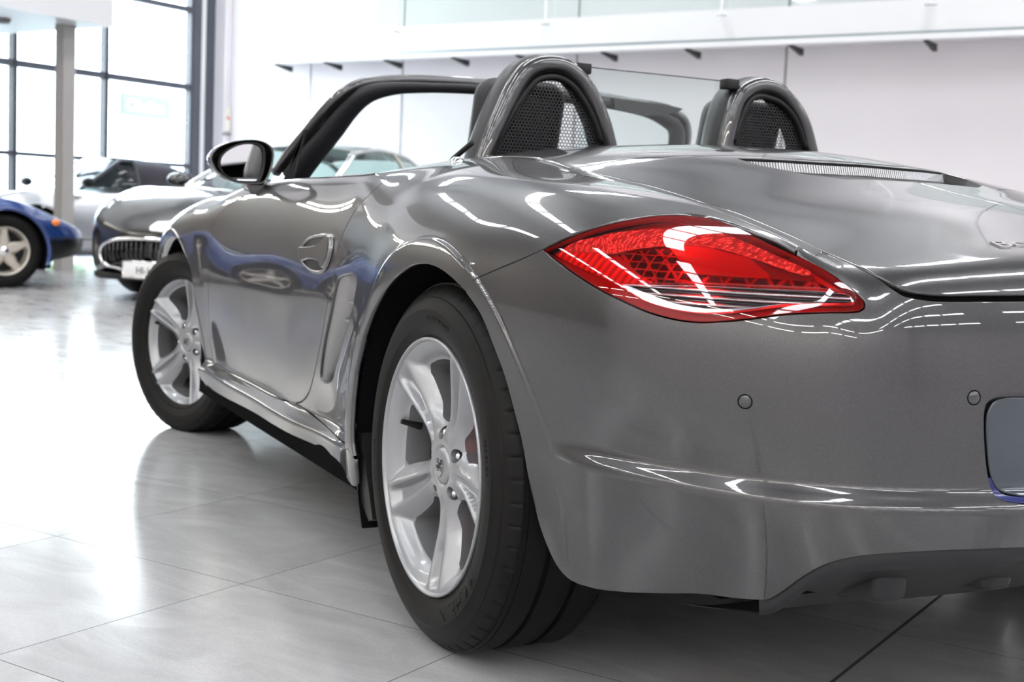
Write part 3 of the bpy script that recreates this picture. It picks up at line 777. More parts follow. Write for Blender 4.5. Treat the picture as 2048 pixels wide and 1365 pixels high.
# order: seam (arch -> light tip) , under the light, up to the lid, along lid gap to centre, recess, bottom
lt = [tuple(p) for p in shift(T_LIGHT, 2.5)]
under = px([lt[0]]+lt[:-28:-1] if False else [lt[0]]+lt[:0:-1][:-7])   # tip backwards round the lower edge
bump = px(T_SEAM)+px([lt[0]]+[lt[k] for k in range(25, 7, -1)])[1:]
bump += px([(1594, 503), (1646, 506)])[0:1]+px([(1646, 506), (1690, 524), (1722.4, 539)])
bump += [p for p in px([(x, y+(11 if x > 1780 else 4)) for x, y in T_LID_LOW[1:]])]
bump += [cx_(.2, lowc[-1][2]-.012), cx_(.0, lowc[-1][2]-.012)]
rz0, rz1 = rec[0][2], rec[-1][2]
bump += [cx_(0, rz0), cx_(.2, rz0)]+rec+[cx_(.2, rz1), cx_(0, rz1)]
bump += [cx_(0, bot[-1][2]), cx_(.2, bot[-1][2])]+bot[::-1]+arch_b[::-1][1:-1]
V, F, N = patch(CS, bump, step=.008, gap=.0015, rim=.014, rings=RA, rows=RB)
V, F, N = mirror(V, F, N)
o_bump = obj('rear_bumper', V, F, PT, HERO, True, N)
# mirrored right-hand panels
for nm, src in (('rear_fender', o_fender), ('door', o_door), ('front_fender', o_ff), ('side_skirt', o_sk)):
    me = src.data; vs = [(v.co.x, -v.co.y, v.co.z) for v in me.vertices]; fs = [tuple(p.vertices)[::-1] for p in me.polygons]
    nn = grad(np.array(vs)) if False else None
    obj(nm, vs, fs, PT, HERO, True)
# bonnet
bon = skin_line(CT, [(1.60, 0, 1), (1.62, .4, 1), (1.66, .68, 1), (1.8, .625, 1), (2.0, .597, 1), (2.4, .597, 1), (2.8, .567, 1), (3.05, .50, 1), (3.12, .3, 1), (3.14, 0, 1)])
panel('bonnet', HERO, PT, CT, bon, both=True, step=.03)
# dark backing behind the gaps
segs = [P_door_rear, P_db, P_df, px(T_SEAM), px(T_LIGHT_TOP), P_skt, lowc+low_ext, lidf, P_lidL, skin_line(CT, [(.06, .577, 1), (.2, .58, 1), (.35, .596, 1), (.45, .63, 1), (.51, .68, 1)])]
vf = [seal(s) for s in segs]
ms = merge([(v.tolist(), f) for v, f in vf])
W, G = seal(lowc+low_ext, .03, .012); ms = merge([ms, (W.tolist(), G)])
ms = merge([ms, ([(a, -b, c) for a, b, c in ms[0]], ms[1])])
obj('gap_backing', ms[0], ms[1], MT['dark'], HERO, False)

# ------------------------------------------------------------------ wheels (axis = +y outwards, rim lip plane at y = 0)
def text_mesh(body, size, depth):
    cu = bpy.data.curves.new('t', 'FONT'); cu.body = body; cu.size = size; cu.extrude = depth; cu.align_x = 'CENTER'; cu.resolution_u = 3
    o = bpy.data.objects.new('t', cu); COL.objects.link(o)
    dg = bpy.context.evaluated_depsgraph_get(); me = o.evaluated_get(dg).to_mesh()
    V = [tuple(v.co) for v in me.vertices]; F = [tuple(p.vertices) for p in me.polygons]
    o.evaluated_get(dg).to_mesh_clear(); bpy.data.objects.remove(o); bpy.data.curves.remove(cu)
    return V, F
def sw_(r): return np.interp(r, [.05, .07, .09, .12, .15, .18, .20, .215], [.030, .0310, .0350, .0415, .0475, .0525, .055, .057])
def sr_(r): return np.interp(r, [.04, .06, .09, .12, .15, .18, .205, .225], [.004, .007, .0115, .0150, .0185, .0215, .0240, .0255])
def h0_(r): return np.interp(r, [.033, .040, .05, .07, .10, .13, .16, .19, .21, .225], [-.034, -.029, -.0285, -.031, -.030, -.0255, -.0195, -.0125, -.0082, -.0062])
def face_h(X, Z, ph0):
    r = np.hypot(X, Z); th = np.arctan2(Z, X); k = np.round((th-ph0)/(2*pi/5)); d = th-ph0-k*2*pi/5
    s = np.abs(r*np.sin(d)); sr = sr_(r); sw = sw_(r); g = np.interp(r, [.05, .075, .12, .17, .203, .2225], [0, .006, .016, .021, .017, 0])
    inside = np.clip(1-s/np.maximum(sr, 1e-4), 0, 1)
    gro = g*sst(np.minimum(1, inside/.60))
    t = np.clip((s-sr-.0015)/np.maximum(sw-sr, 1e-3), 0, 2.2)
    fl = np.interp(r, [.04, .058, .085, .12, .2], [0, .002, .012, .024, .026])
    pad = np.clip((r-.186)/.03, 0, 1)
    low = fl*np.minimum(t, 1.6)**1.25
    h = h0_(r)-gro-low
    hp = np.interp(r, [.18, .198, .208, .218, .226], [-.040, -.034, -.020, -.011, -.0062])
    h = np.where(r > .18, np.maximum(h, np.minimum(hp, h0_(r)-gro)), h)
    return h
def wheel_face(ph0, n_ang=1):
    """silver casting with five twin-ridge spokes"""
    step = .0036
    loops = []
    outer = [np.array([.2262*cos(a), .2262*sin(a)]) for a in np.linspace(0, 2*pi, 260, endpoint=False)]
    inner = [np.array([.0345*cos(a), .0345*sin(a)]) for a in np.linspace(0, 2*pi, 60, endpoint=False)]
    holes = [inner]
    for k in range(5):
        c0 = ph0+k*2*pi/5; mid = c0+pi/5
        def side(r, sgn, c):
            d = math.asin(min(.99, sw_(r)/r)); a = c+sgn*d; return np.array([r*cos(a), r*sin(a)])
        L = [side(r, 1, c0) for r in (.092, .110, .130, .150, .170, .184)]
        aL = math.atan2(L[-1][1], L[-1][0]); R = [side(r, -1, c0+2*pi/5) for r in (.184, .170, .150, .130, .110, .092)]
        aR = math.atan2(R[0][1], R[0][0]);
        while aR < aL: aR += 2*pi
        arc = [np.array([.194*cos(a), .194*sin(a)]) for a in np.linspace(aL+.05, aR-.05, 7)]
        tip = [np.array([.0815*cos(mid-.10), .0815*sin(mid-.10)]), np.array([.079*cos(mid), .079*sin(mid)]), np.array([.0815*cos(mid+.10), .0815*sin(mid+.10)])]
        holes.append([p for p in catmull(L+arc+R+tip[::-1], 5, closed=True)])
        bc = np.array([.060*cos(mid), .060*sin(mid)])
        holes.append([bc+.0125*np.array([cos(a), sin(a)]) for a in np.linspace(0, 2*pi, 28, endpoint=False)])
    # ridge constraint lines
    lines = []
    for k in range(5):
        c0 = ph0+k*2*pi/5
        for sg in (-1, -.8, -.6, -.42, 0, .42, .6, .8, 1):
            rs = np.linspace(.045 if abs(sg) == 1 else .085, .2245, 46); lines.append([np.array([r*cos(c0+math.asin(sg*sr_(r)/r)), r*sin(c0+math.asin(sg*sr_(r)/r))]) for r in rs])
    gx = np.arange(-.226, .226, step); G = np.stack(np.meshgrid(gx, gx, indexing='ij'), -1).reshape(-1, 2)
    G = G[(np.hypot(G[:, 0], G[:, 1]) < .2262-step*.6) & (np.hypot(G[:, 0], G[:, 1]) > .0345+step*.6)]
    k = np.ones(len(G), bool)
    for h in holes[1:]:
        k &= ~inpoly(G, h)
    G = G[k]
    for h in holes[1:]: G = G[dist_poly(G, h) > step*.4]
    allL = np.concatenate(lines)
    d = np.min(np.hypot(G[:, None, 0]-allL[None, :, 0], G[:, None, 1]-allL[None, :, 1]), 1); G = G[d > step*.35]
    coords = [Vector(p) for L in [outer]+holes for p in L]; edges = []; o = 0
    for L in [outer]+holes:
        n = len(L); edges += [(o+i, o+(i+1) % n) for i in range(n)]; o += n
    for L in lines:
        coords += [Vector(p) for p in L]; edges += [(o+i, o+i+1) for i in range(len(L)-1)]; o += len(L)
    coords += [Vector(p) for p in G]
    vc, ed, fc, *_ = delaunay_2d_cdt(coords, edges, [], 0, 1e-7)
    P = np.array([tuple(v) for v in vc]); T = np.array([f for f in fc if len(f) == 3]); c = P[T].mean(1)
    k = np.hypot(c[:, 0], c[:, 1]) < .2262
    for h in holes: k &= ~inpoly(c, h)
    T = T[k]
    H = face_h(P[:, 0], P[:, 1], ph0)
    V = np.stack([P[:, 0], H, P[:, 1]], -1).tolist(); F = []
    for t in T:
        a, b, c = P[t[0]], P[t[1]], P[t[2]]
        cr_z = (b[0]-a[0])*(c[1]-a[1])-(b[1]-a[1])*(c[0]-a[0])
        F.append(tuple(t) if cr_z < 0 else tuple(t[::-1]))
    # walls of the openings
    o = len(outer)
    for hi, h in enumerate(holes):
        depth = .022 if hi == 0 else (.050 if (hi-1) % 2 == 0 else .024)
        n = len(h); hh = [face_h(np.array([p[0]]), np.array([p[1]]), ph0)[0] for p in h]; b0 = len(V)
        V += [(p[0], q, p[1]) for p, q in zip(h, hh)]+[(p[0]*.995, q-depth*.35, p[1]*.995) for p, q in zip(h, hh)]+[(p[0]*.99, q-depth, p[1]*.99) for p, q in zip(h, hh)]
        for r_ in (0, 1):
            for i in range(n):
                j = (i+1) % n; F.append((b0+r_*n+i, b0+r_*n+j, b0+(r_+1)*n+j, b0+(r_+1)*n+i))
    return V, F
def make_wheel(parent, ph0, width, R, flange_w, rear=True):
    """returns the root of one wheel; hub centre at origin of rim-lip plane"""
    W = bpy.data.objects.new('wheel', None); COL.objects.link(W); W.parent = parent; W.empty_display_size = .1
    V, F = wheel_face(ph0)
    # bright lip and barrel
    lip = [(.2262, -.0062), (.2285, -.0012), (.2310, .0005), (.2335, -.0008), (.2345, -.004), (.2335, -.010), (.222, -.014)]
    v1, f1 = lathe(lip, 180)
    bar = [(.2262, -.0062), (.2225, -.014), (.213, -.022), (.205, -.034), (.2005, -.06), (.199, -.10), (.200, -.15), (.206, -.185), (.2195, -flange_w+.02), (.2195, -flange_w)]
    v2, f2 = lathe(bar, 120)
    allv, allf = merge([(V, F), (v1, f1), (v2, f2)])
    rim = obj('rim', allv, allf, MT['alloy'], W, True)
    rim.data.set_sharp_from_angle(angle=radians(64))
    # hub cap with crest
    cap = lathe([(0, -.0265), (.012, -.0268), (.026, -.0282), (.0325, -.0305), (.0342, -.034)], 64)
    c = obj('hub_cap', *cap, MT['alloy'], W)
    sh = [(0, -.0215), (-.006, -.0175), (-.0125, -.010), (-.0155, .002), (-.0155, .013), (-.0085, .0155), (0, .0175), (.0085, .0155), (.0155, .013), (.0155, .002), (.0125, -.010), (.006, -.0175)]
    bm = bmesh.new(); 
    def flat(poly, y0, y1, s=1.0):
        a = [bm.verts.new((x*s, y0, z*s)) for x, z in poly]; b = [bm.verts.new((x*s, y1, z*s)) for x, z in poly]
        bm.faces.new(b); n = len(poly)
        for i in range(n): bm.faces.new((a[i], a[(i+1) % n], b[(i+1) % n], b[i]))
    flat(sh, -.0275, -.0255); crest = bobj('crest', bm, MT['alloy'], c, smooth=False)
    bm = bmesh.new()
    def bar_(x0, z0, x1, z1): flat([(x0, z0), (x1, z0), (x1, z1), (x0, z1)], -.0262, -.0249)
    for x in (-.0128, -.0072): bar_(x, .0035, x+.003, .0128)
    for x in (.0042, .0096): bar_(x, -.0105 if x < .008 else -.006, x+.003, .0005)
    for i in range(3):
        bar_(.003, .0045+i*.0032, .0135-i*.0005, .006+i*.0032); bar_(-.0130+i*.001, -.001-i*.0032, -.003, -.0025-i*.0032)
    flat([(0, -.006), (-.0045, -.002), (-.0045, .0055), (0, .0065), (.0045, .0055), (.0045, -.002)], -.0262, -.0248)
    bobj('crest_field', bm, MT['black'], c, smooth=False)
    for k in range(5):
        a = ph0+pi/5+k*2*pi/5; bm = bmesh.new()
        bmesh.ops.create_cone(bm, cap_ends=True, segments=6, radius1=.0082, radius2=.0078, depth=.016)
        bmesh.ops.create_uvsphere(bm, u_segments=12, v_segments=6, radius=.0066, matrix=Matrix.Translation((0, 0, .006)))
        bobj('lug_bolt', bm, MT['chrome'], W, sharp=35, matrix=Matrix.Translation((.060*cos(a), -.046, .060*sin(a))) @ Matrix.Rotation(-pi/2, 4, 'X'))
    a = radians(12.5); bm = bmesh.new()
    bmesh.ops.create_cone(bm, cap_ends=True, segments=16, radius1=.0075, radius2=.0052, depth=.030, matrix=Matrix.Translation((0, 0, .012)))
    bmesh.ops.create_cone(bm, cap_ends=True, segments=16, radius1=.0056, radius2=.005, depth=.014, matrix=Matrix.Translation((0, 0, .033)))
    bobj('valve', bm, MT['black'], W, sharp=40, matrix=Matrix.Translation((.196*cos(a), -.040, .196*sin(a))) @ Matrix.Rotation(-a+pi/2, 4, 'Y') @ Matrix.Rotation(radians(180), 4, 'X') @ Matrix.Rotation(radians(-55), 4, 'X') if False else Matrix.Translation((.192*cos(a), -.060, .192*sin(a))) @ Matrix.Rotation(radians(-75), 4, 'X'))
    # tyre: outer shoulder at y = +bulge
    yc = -flange_w/2+.0; hw = width/2
    S = hw-.0; top = R
    half = [(.2165, hw-.022), (.2225, hw-.0125), (.2292, hw-.0085), (.2345, hw-.0080), (.2370, hw-.0058), (.2420, hw-.0035), (.2520, hw+.0005), (.2528, hw+.0010), (.2600, hw+.0022), (.272, hw+.0030), (.284, hw+.0022), (.285, hw+.0012), (.296, hw-.0025), (.3055, hw-.0078), (.3065, hw-.0100), (R-.017, hw-.0150), (R-.010, hw-.0215), (R-.005, hw-.0290), (R-.0022, hw-.037)]
    gro = [.078, .030, -.030, -.078]
    tread = [(R-.001, hw-.045)]
    for g in gro:
        g *= hw/.1175
        tread += [(R, g+.0058), (R-.0075, g+.0044), (R-.0075, g-.0044), (R, g-.0058)]
        if g > 0 and False: pass
    prof = half+tread+[(r, -h) for r, h in [(R-.001, hw-.045)]+half[::-1]]
    n = 54*10 if rear else 54*6; V, F = lathe([(r, yc+h) for r, h in prof], n)
    V = np.array(V); m = len(prof); per = 10 if rear else 6
    for i in range(n):
        if i % per in (0,):
            for k, (r, h) in enumerate(prof):
                if r > R-.012 and abs(h) > .034*hw/.1175*1.2 and abs(abs(h)-.078*hw/.1175) > .008:
                    q = V[i*m+k]; s_ = 1-(.0045 if r > R-.006 else .0030)/r; q[0] *= s_; q[2] *= s_
    # sipes slant with width: twist by offset
    ty = obj('tyre', V.tolist(), F, MT['black_rubber'], W, True); ty.data.set_sharp_from_angle(angle=radians(32))
    yo = yc+hw+.0012
    def arc_text(body, size, r0, a_mid, flip=False, depth=.0009):
        tv, tf = text_mesh(body, size, depth); out = []
        for x, y, z in tv:
            if flip: rr = r0-y; a = a_mid-x/r0
            else: rr = r0+y; a = a_mid+x/r0
            out.append((rr*cos(a), yo+z+np.interp(rr, [.24, .272, .30], [-.004, .002, -.006]), rr*sin(a)))
        return out, tf
    if rear:
        for t in (arc_text('MICHELIN', .040, .2535, radians(-130), depth=.0018), arc_text('PILOT SPORT', .017, .262, radians(98)), arc_text('235/50 ZR17', .014, .266, radians(168)), arc_text('RADIAL  TUBELESS', .010, .262, radians(-8)), arc_text('TREADWEAR 220', .009, .262, radians(-62), True)): obj('raised_lettering', *t, MT['black_rubber'], ty, False)
    return W
def brake(parent, x, y, z, dr=.150, red=True):
    V, F = lathe([(.0, .012), (.075, .012), (.077, .0), (dr, .0), (dr+.001, -.002), (dr+.001, -.022), (dr, -.024), (.06, -.024)], 96)
    d = obj('brake_disc', V, F, MT['disc'], parent, True, loc=(x, y, z)); d.data.set_sharp_from_angle(angle=radians(30))
    prof = [(.092, -.062), (.160, -.062), (.170, -.05), (.172, .028), (.160, .042), (.10, .044), (.090, .034)]
    V, F = lathe(prof, 14, closed=True, a0=radians(150), a1=radians(210)); k = len(prof)
    F += [tuple(range(k)), tuple(14*k+i for i in range(k))[::-1]]
    c = obj('brake_caliper', V, F, MT['caliper'] if red else MT['steel'], parent, True, loc=(x, y-.010, z)); c.data.set_sharp_from_angle(angle=radians(30))
    # dust shield and hub carrier behind
    V, F = lathe([(.0, -.05), (.165, -.05), (.168, -.045)], 48); obj('dust_shield', V, F, MT['black'], parent, True, loc=(x, y, z))
WHEELS = []
RY, RZ_, FY, FZ = .879, .3335, .8349, .3085
for sgn in (1, -1):
    w1 = make_wheel(HERO, radians(-27) if sgn > 0 else radians(20), .240, .3325, .238, True)
    w1.location = (0, RY*sgn, RZ_); w1.rotation_euler = (radians(0), 0, 0 if sgn > 0 else pi)
    brake(HERO, 0, (RY-.105)*sgn, RZ_)
    w2 = make_wheel(HERO, radians(103) if sgn > 0 else radians(60), .212, .3135, .190, False)
    st = .36216
    w2.location = (2.3991 if sgn > 0 else 2.43, FY if sgn > 0 else -.80, FZ); w2.rotation_euler = (0, 0, st if sgn > 0 else pi+st*.9)
    brake(HERO, 2.41, (FY-.13)*sgn, FZ, .14, red=False)

# ------------------------------------------------------------------ tail lights
def LZ(*p): return [(1060+.3418*x, 400+.3418*y) for x, y in p]
MT['red_lens'] = glassy('red_lens', (.88, .15, .14), 1.5)
MT['clear_lens'] = glassy('clear_lens', (.94, .95, .96), 1.5)
def facet_mat(name, col, sc, metal=.9, rough=.12, strength=1.0, dist=.004):
    m, nt, b, out = nodes(name); N = nt.nodes.new; L = nt.links.new
    b.inputs['Base Color'].default_value = (*col, 1); b.inputs['Metallic'].default_value = metal; b.inputs['Roughness'].default_value = rough
    tc = N('ShaderNodeTexCoord'); v = N('ShaderNodeTexVoronoi'); v.inputs['Scale'].default_value = sc; v.feature = 'F1'; L(tc.outputs['Object'], v.inputs['Vector'])
    bp = N('ShaderNodeBump'); bp.inputs['Strength'].default_value = strength; bp.inputs['Distance'].default_value = dist; L(v.outputs['Distance'], bp.inputs['Height']); L(bp.outputs[0], b.inputs['Normal'])
    mx = N('ShaderNodeMix'); mx.data_type = 'RGBA'; mx.inputs[6].default_value = (*[min(1, c*1.3) for c in col], 1); mx.inputs[7].default_value = (*[c*.65 for c in col], 1)
    mr = N('ShaderNodeMapRange'); mr.inputs[1].default_value = .1; mr.inputs[2].default_value = .7; L(v.outputs['Distance'], mr.inputs[0]); L(mr.outputs[0], mx.inputs[0]); L(mx.outputs[2], b.inputs['Base Color'])
    return m
def rib_mat(name, c0, c1, sc, metal=.8, axis='Z', rough=.15, dist=.006, duty=.5):
    m, nt, b, out = nodes(name); N = nt.nodes.new; L = nt.links.new
    b.inputs['Metallic'].default_value = metal; b.inputs['Roughness'].default_value = rough
    tc = N('ShaderNodeTexCoord'); wv = N('ShaderNodeTexWave'); wv.bands_direction = axis; wv.inputs['Scale'].default_value = sc; wv.inputs['Distortion'].default_value = .3; L(tc.outputs['Object'], wv.inputs[0])
    cr = N('ShaderNodeValToRGB'); cr.color_ramp.elements[0].position = duty; cr.color_ramp.elements[0].color = (*c0, 1); cr.color_ramp.elements[1].position = min(1, duty+.25); cr.color_ramp.elements[1].color = (*c1, 1); L(wv.outputs[1], cr.inputs[0]); L(cr.outputs[0], b.inputs['Base Color'])
    bp = N('ShaderNodeBump'); bp.inputs['Strength'].default_value = 1; bp.inputs['Distance'].default_value = dist; L(wv.outputs[1], bp.inputs['Height']); L(bp.outputs[0], b.inputs['Normal'])
    return m
def cell_mat(name, c0, c1, sy, sz):
    """dark cells split by lighter lines: louvre of the lamp"""
    m, nt, b, out = nodes(name); N = nt.nodes.new; L = nt.links.new
    tc = N('ShaderNodeTexCoord'); mp = N('ShaderNodeMapping'); mp.inputs['Scale'].default_value = (sy, sy, sz); L(tc.outputs['Object'], mp.inputs[0])
    br = N('ShaderNodeTexVoronoi'); br.feature = 'F1'; br.distance = 'CHEBYCHEV'; br.inputs['Scale'].default_value = 1; br.inputs['Randomness'].default_value = .12; L(mp.outputs[0], br.inputs['Vector'])
    cr = N('ShaderNodeValToRGB'); cr.color_ramp.elements[0].position = .36; cr.color_ramp.elements[0].color = (*c0, 1); cr.color_ramp.elements[1].position = .50; cr.color_ramp.elements[1].color = (*c1, 1); L(br.outputs['Distance'], cr.inputs[0]); L(cr.outputs[0], b.inputs['Base Color'])
    b.inputs['Metallic'].default_value = .5; b.inputs['Roughness'].default_value = .25
    return m
MT['led_jewel'] = facet_mat('led_jewels', (1.0, .97, .95), 92, .45, .16, 1.0, .004)
MT['red_refl'] = pr('red_reflector', (.50, .022, .022), .30, .35, coat=.6)
MT['red_solid'] = rib_mat('red_ribbed', (.85, .10, .085), (.45, .03, .03), 34, .35, 'DIAGONAL', .3, .002)
MT['red_edge'] = pr('deep_red_edge', (.34, .015, .02), .3, .2)
MT['lamp_dark'] = cell_mat('lamp_louvre', (.03, .006, .007), (.60, .07, .06), 62, 95)
MT['lamp_row'] = cell_mat('lamp_lower_row', (.06, .008, .009), (.60, .06, .05), 42, 60)
MT['lamp_dark2'] = pr('lamp_shadow_panel', (.18, .010, .012), .4, .2)
MT['rev_rib'] = rib_mat('reverse_reflector', (.05, .055, .06), (.62, .64, .66), 33, .85, 'Z', .16, .005)
MT['rev_bezel'] = pr('lilac_chrome_bezel', (.80, .80, .88), .12, .9)
T_CLEAR = LZ((500, 485), (1000, 490), (1300, 500), (1600, 512), (1850, 530), (1900, 560), (1905, 590), (1850, 605), (1500, 612), (1300, 640), (1100, 660), (950, 657), (800, 632), (650, 582), (550, 522))
def light_piece(name, poly, mat, off, parent, per=3, gap=0.0, rim=.003, rnd=.0006, step=.006, holes=()):
    P = px(list(poly)+[poly[0]], per=per)[:-1]
    V, F, N = patch(CS, P, step=step, gap=gap, off=off, rim=rim, rnd=rnd, edge_step=.005, holes=holes)
    res = []
    for fl in (0, 1):
        v, f, n = (V, F, N) if fl == 0 else flipy(V, F, N)
        res.append(obj(name, v, f, mat, parent[fl], True, n))
    return res
TLs = []
for sgn in (1, -1):
    t = bpy.data.objects.new('tail_light', None); COL.objects.link(t); t.parent = HERO; TLs.append(t)
clearP = px(T_CLEAR+[T_CLEAR[0]], per=3)[:-1]
lens = light_piece('red_lens', T_LIGHT, MT['red_lens'], .0016, TLs, rim=.010, holes=[clearP])
light_piece('clear_lens', T_CLEAR, MT['clear_lens'], .0012, TLs, rim=.006)
light_piece('lamp_housing', T_LIGHT, MT['red_edge'], -.0145, TLs, rim=.002)
Pw = px(T_LIGHT+[T_LIGHT[0]], per=3)[:-1]; Pw = np.array(Pw); Nw = grad(Pw); n = len(Pw)
for fl, par in ((1, TLs[0]), (-1, TLs[1])):
    V = np.concatenate([Pw, Pw-Nw*.0150])*np.array([1, fl, 1]); obj('lamp_wall', V, [(i, (i+1) % n, n+(i+1) % n, n+i) for i in range(n)], MT['red_edge'], par, True)
light_piece('led_band', LZ((150, 285), (250, 225), (330, 205), (480, 168), (640, 146), (800, 138), (950, 140), (1080, 155), (1200, 190), (1320, 240), (1450, 300), (1560, 350), (1650, 398), (1600, 412), (1480, 372), (1350, 322), (1220, 278), (1080, 243), (930, 228), (780, 236), (640, 254), (520, 280), (440, 296), (360, 290)), MT['led_jewel'], -.0085, TLs)
light_piece('side_reflector', LZ((110, 302), (160, 290), (330, 292), (420, 300), (500, 360), (600, 420), (690, 472), (500, 480), (380, 432), (240, 372)), MT['red_solid'], -.010, TLs)
light_piece('louvre', LZ((490, 296), (640, 264), (790, 246), (850, 320), (910, 395), (1035, 414), (1040, 476), (800, 474), (700, 462), (600, 400)), MT['lamp_dark'], -.013, TLs)
light_piece('rear_reflector', LZ((806, 243), (930, 233), (1060, 247), (1200, 283), (1280, 300), (1330, 345), (1400, 418), (1300, 424), (1050, 412), (930, 398), (865, 325)), MT['red_refl'], -.0105, TLs)
light_piece('shadow_panel', LZ((1290, 302), (1450, 362), (1560, 405), (1655, 425), (1640, 448), (1500, 436), (1402, 418), (1345, 350)), MT['lamp_dark2'], -.0125, TLs)  # dark red panel beside the rear reflector
light_piece('lower_row', LZ((1040, 426), (1300, 430), (1500, 440), (1660, 455), (1800, 508), (1500, 496), (1000, 482), (720, 478), (800, 470)), MT['lamp_row'], -.0115, TLs)
light_piece('edge_reflector', LZ((1660, 400), (1740, 455), (1860, 520), (1800, 505), (1690, 450)), MT['red_refl'], -.010, TLs)
light_piece('reverse_bezel', T_CLEAR, MT['rev_bezel'], -.0075, TLs)
light_piece('reverse_reflector', LZ((560, 494), (1000, 496), (1300, 507), (1600, 519), (1840, 537), (1880, 562), (1850, 590), (1500, 596), (1300, 618), (1100, 632), (960, 622), (820, 596), (680, 545)), MT['rev_rib'], -.0068, TLs, rim=0)

# ------------------------------------------------------------------ parking sensors, plate, diffuser
def sensor(y, z, sgn):
    P = snap(CS, np.array([[-.9, y, z]]))[0]
    return P
for q in ((1490, 804), (1948, 796)):
    P = on_skin([q])[0][0]; N = grad(P[None])[0]; T = Vector(N).orthogonal().normalized(); B = Vector(N).cross(T)
    for sg in (1, -1):
        prof = [(.0, .0006), (.0080, .0006), (.0086, .0001)]
        v, f = lathe(prof, 36, 'z'); s = Vector((1, sg, 1))
        def mp(v): return [tuple((Vector(P)+T*a+B*b+Vector(N)*c)*s) for a, b, c in v]
        me = obj('parking_sensor', mp(v), f if sg > 0 else [q_[::-1] for q_ in f], PT, HERO, True)
        v, f = lathe([(.0086, .0002), (.0098, .00045), (.0104, .0001)], 36, 'z')
        obj('sensor_ring', mp(v), f, MT['dark'], me, True)
rp_ = shift(T_RECESS[:], 0)
def half_patch(name, left_pts_3d, mat, off, rim, parent, step=.012, rnd=.001):
    V, F, N = patch(CS, left_pts_3d, step=step, gap=0, off=off, rim=rim, rnd=rnd); V, F, N = mirror(V, F, N)
    return obj(name, V, F, mat, parent, True, N)
recL = [cx_(0, rz0)]+[cx_(.2, rz0)]+rec+[cx_(.2, rz1), cx_(0, rz1)]
half_patch('plate_recess', recL, PT, -.0145, 0, HERO)
inn = px(catmull([(2048, 799), (2020, 800), (1999, 806), (1988, 820), (1982, 845), (1984, 905), (1989, 945), (1997, 970), (2012, 980), (2048, 986)], 3))
zt0, zt1 = inn[0][2], inn[-1][2]
o = half_patch('number_plate', [cx_(0, zt0), cx_(.2, zt0)]+inn+[cx_(.2, zt1), cx_(0, zt1)], MT['plate'], -.006, .004, HERO, rnd=.002)
o['label'] = 'blue-grey reflective number plate'
low = px(catmull([(1985, 962), (1991, 980), (2004, 990), (2020, 994), (2048, 998)], 3)); low2 = px(catmull([(2048, 989), (2015, 985), (2000, 975), (1992, 960)], 3))
half_patch('plate_surround', [cx_(0, low[-1][2]), cx_(.2, low[-1][2])][0:0]+low[::1]+[cx_(.2, low[-1][2]), cx_(0, low[-1][2]), cx_(0, low2[0][2]), cx_(.2, low2[0][2])]+low2, pr('blue_surround', (.010, .018, .14), .25, coat=.5), -.009, .003, HERO, .008)  # blue reflection below the plate, painted on as a coloured strip

# diffuser: dark lip following the lower edge of the bumper, floor behind it with ducts
bl = [p for p in bot]                    # from arch corner to frame edge
bl = bl[int(len(bl)*.42):]+[cx_(.2, bot[-1][2]), cx_(0, bot[-1][2])]
bl = resample_open(bl, .02); B3 = np.array(bl); Nn = grad(B3)
top = B3-Nn*.010; mid = B3-Nn*.004+np.array([0, 0, -.004]); low_ = B3-Nn*.010+np.array([0, 0, -.026]); in_ = B3-Nn*.030+np.array([0, 0, -.036]); fw = B3*np.array([1, 1, 0])+np.stack([np.full(len(B3), .22), np.zeros(len(B3)), np.interp(B3[:, 1], [0, .5, .75], [.25, .235, .20])], -1)
rows = [top+np.array([0, 0, .004]), mid, low_, in_, fw]; n = len(B3)
V = np.concatenate(rows); F = [(k*n+i, k*n+i+1, (k+1)*n+i+1, (k+1)*n+i) for k in range(4) for i in range(n-1)]
s_ = np.array([1, -1, 1]); V2 = np.concatenate([V, V*s_]); F2 = F+[tuple(q+len(V) for q in f[::-1]) for f in F]
MT['diff'] = pr('diffuser_plastic', (.014, .014, .016), .42, bump=(700, .15, .0004))
dif = obj('diffuser', V2, F2, MT['diff'], HERO, True)
for yy in (.50, .30, .10, -.10, -.30, -.50):
    bm = bmesh.new(); box(bm, -.80, -.62, yy-.03, yy+.03, .275, .335, .015, 3); bmesh.ops.scale(bm, vec=(1, 1, 1), verts=bm.verts)
    for v in bm.verts:
        if v.co.x > -.7: v.co.z -= .03
    bobj('duct', bm, MT['diff'], dif, sharp=60)
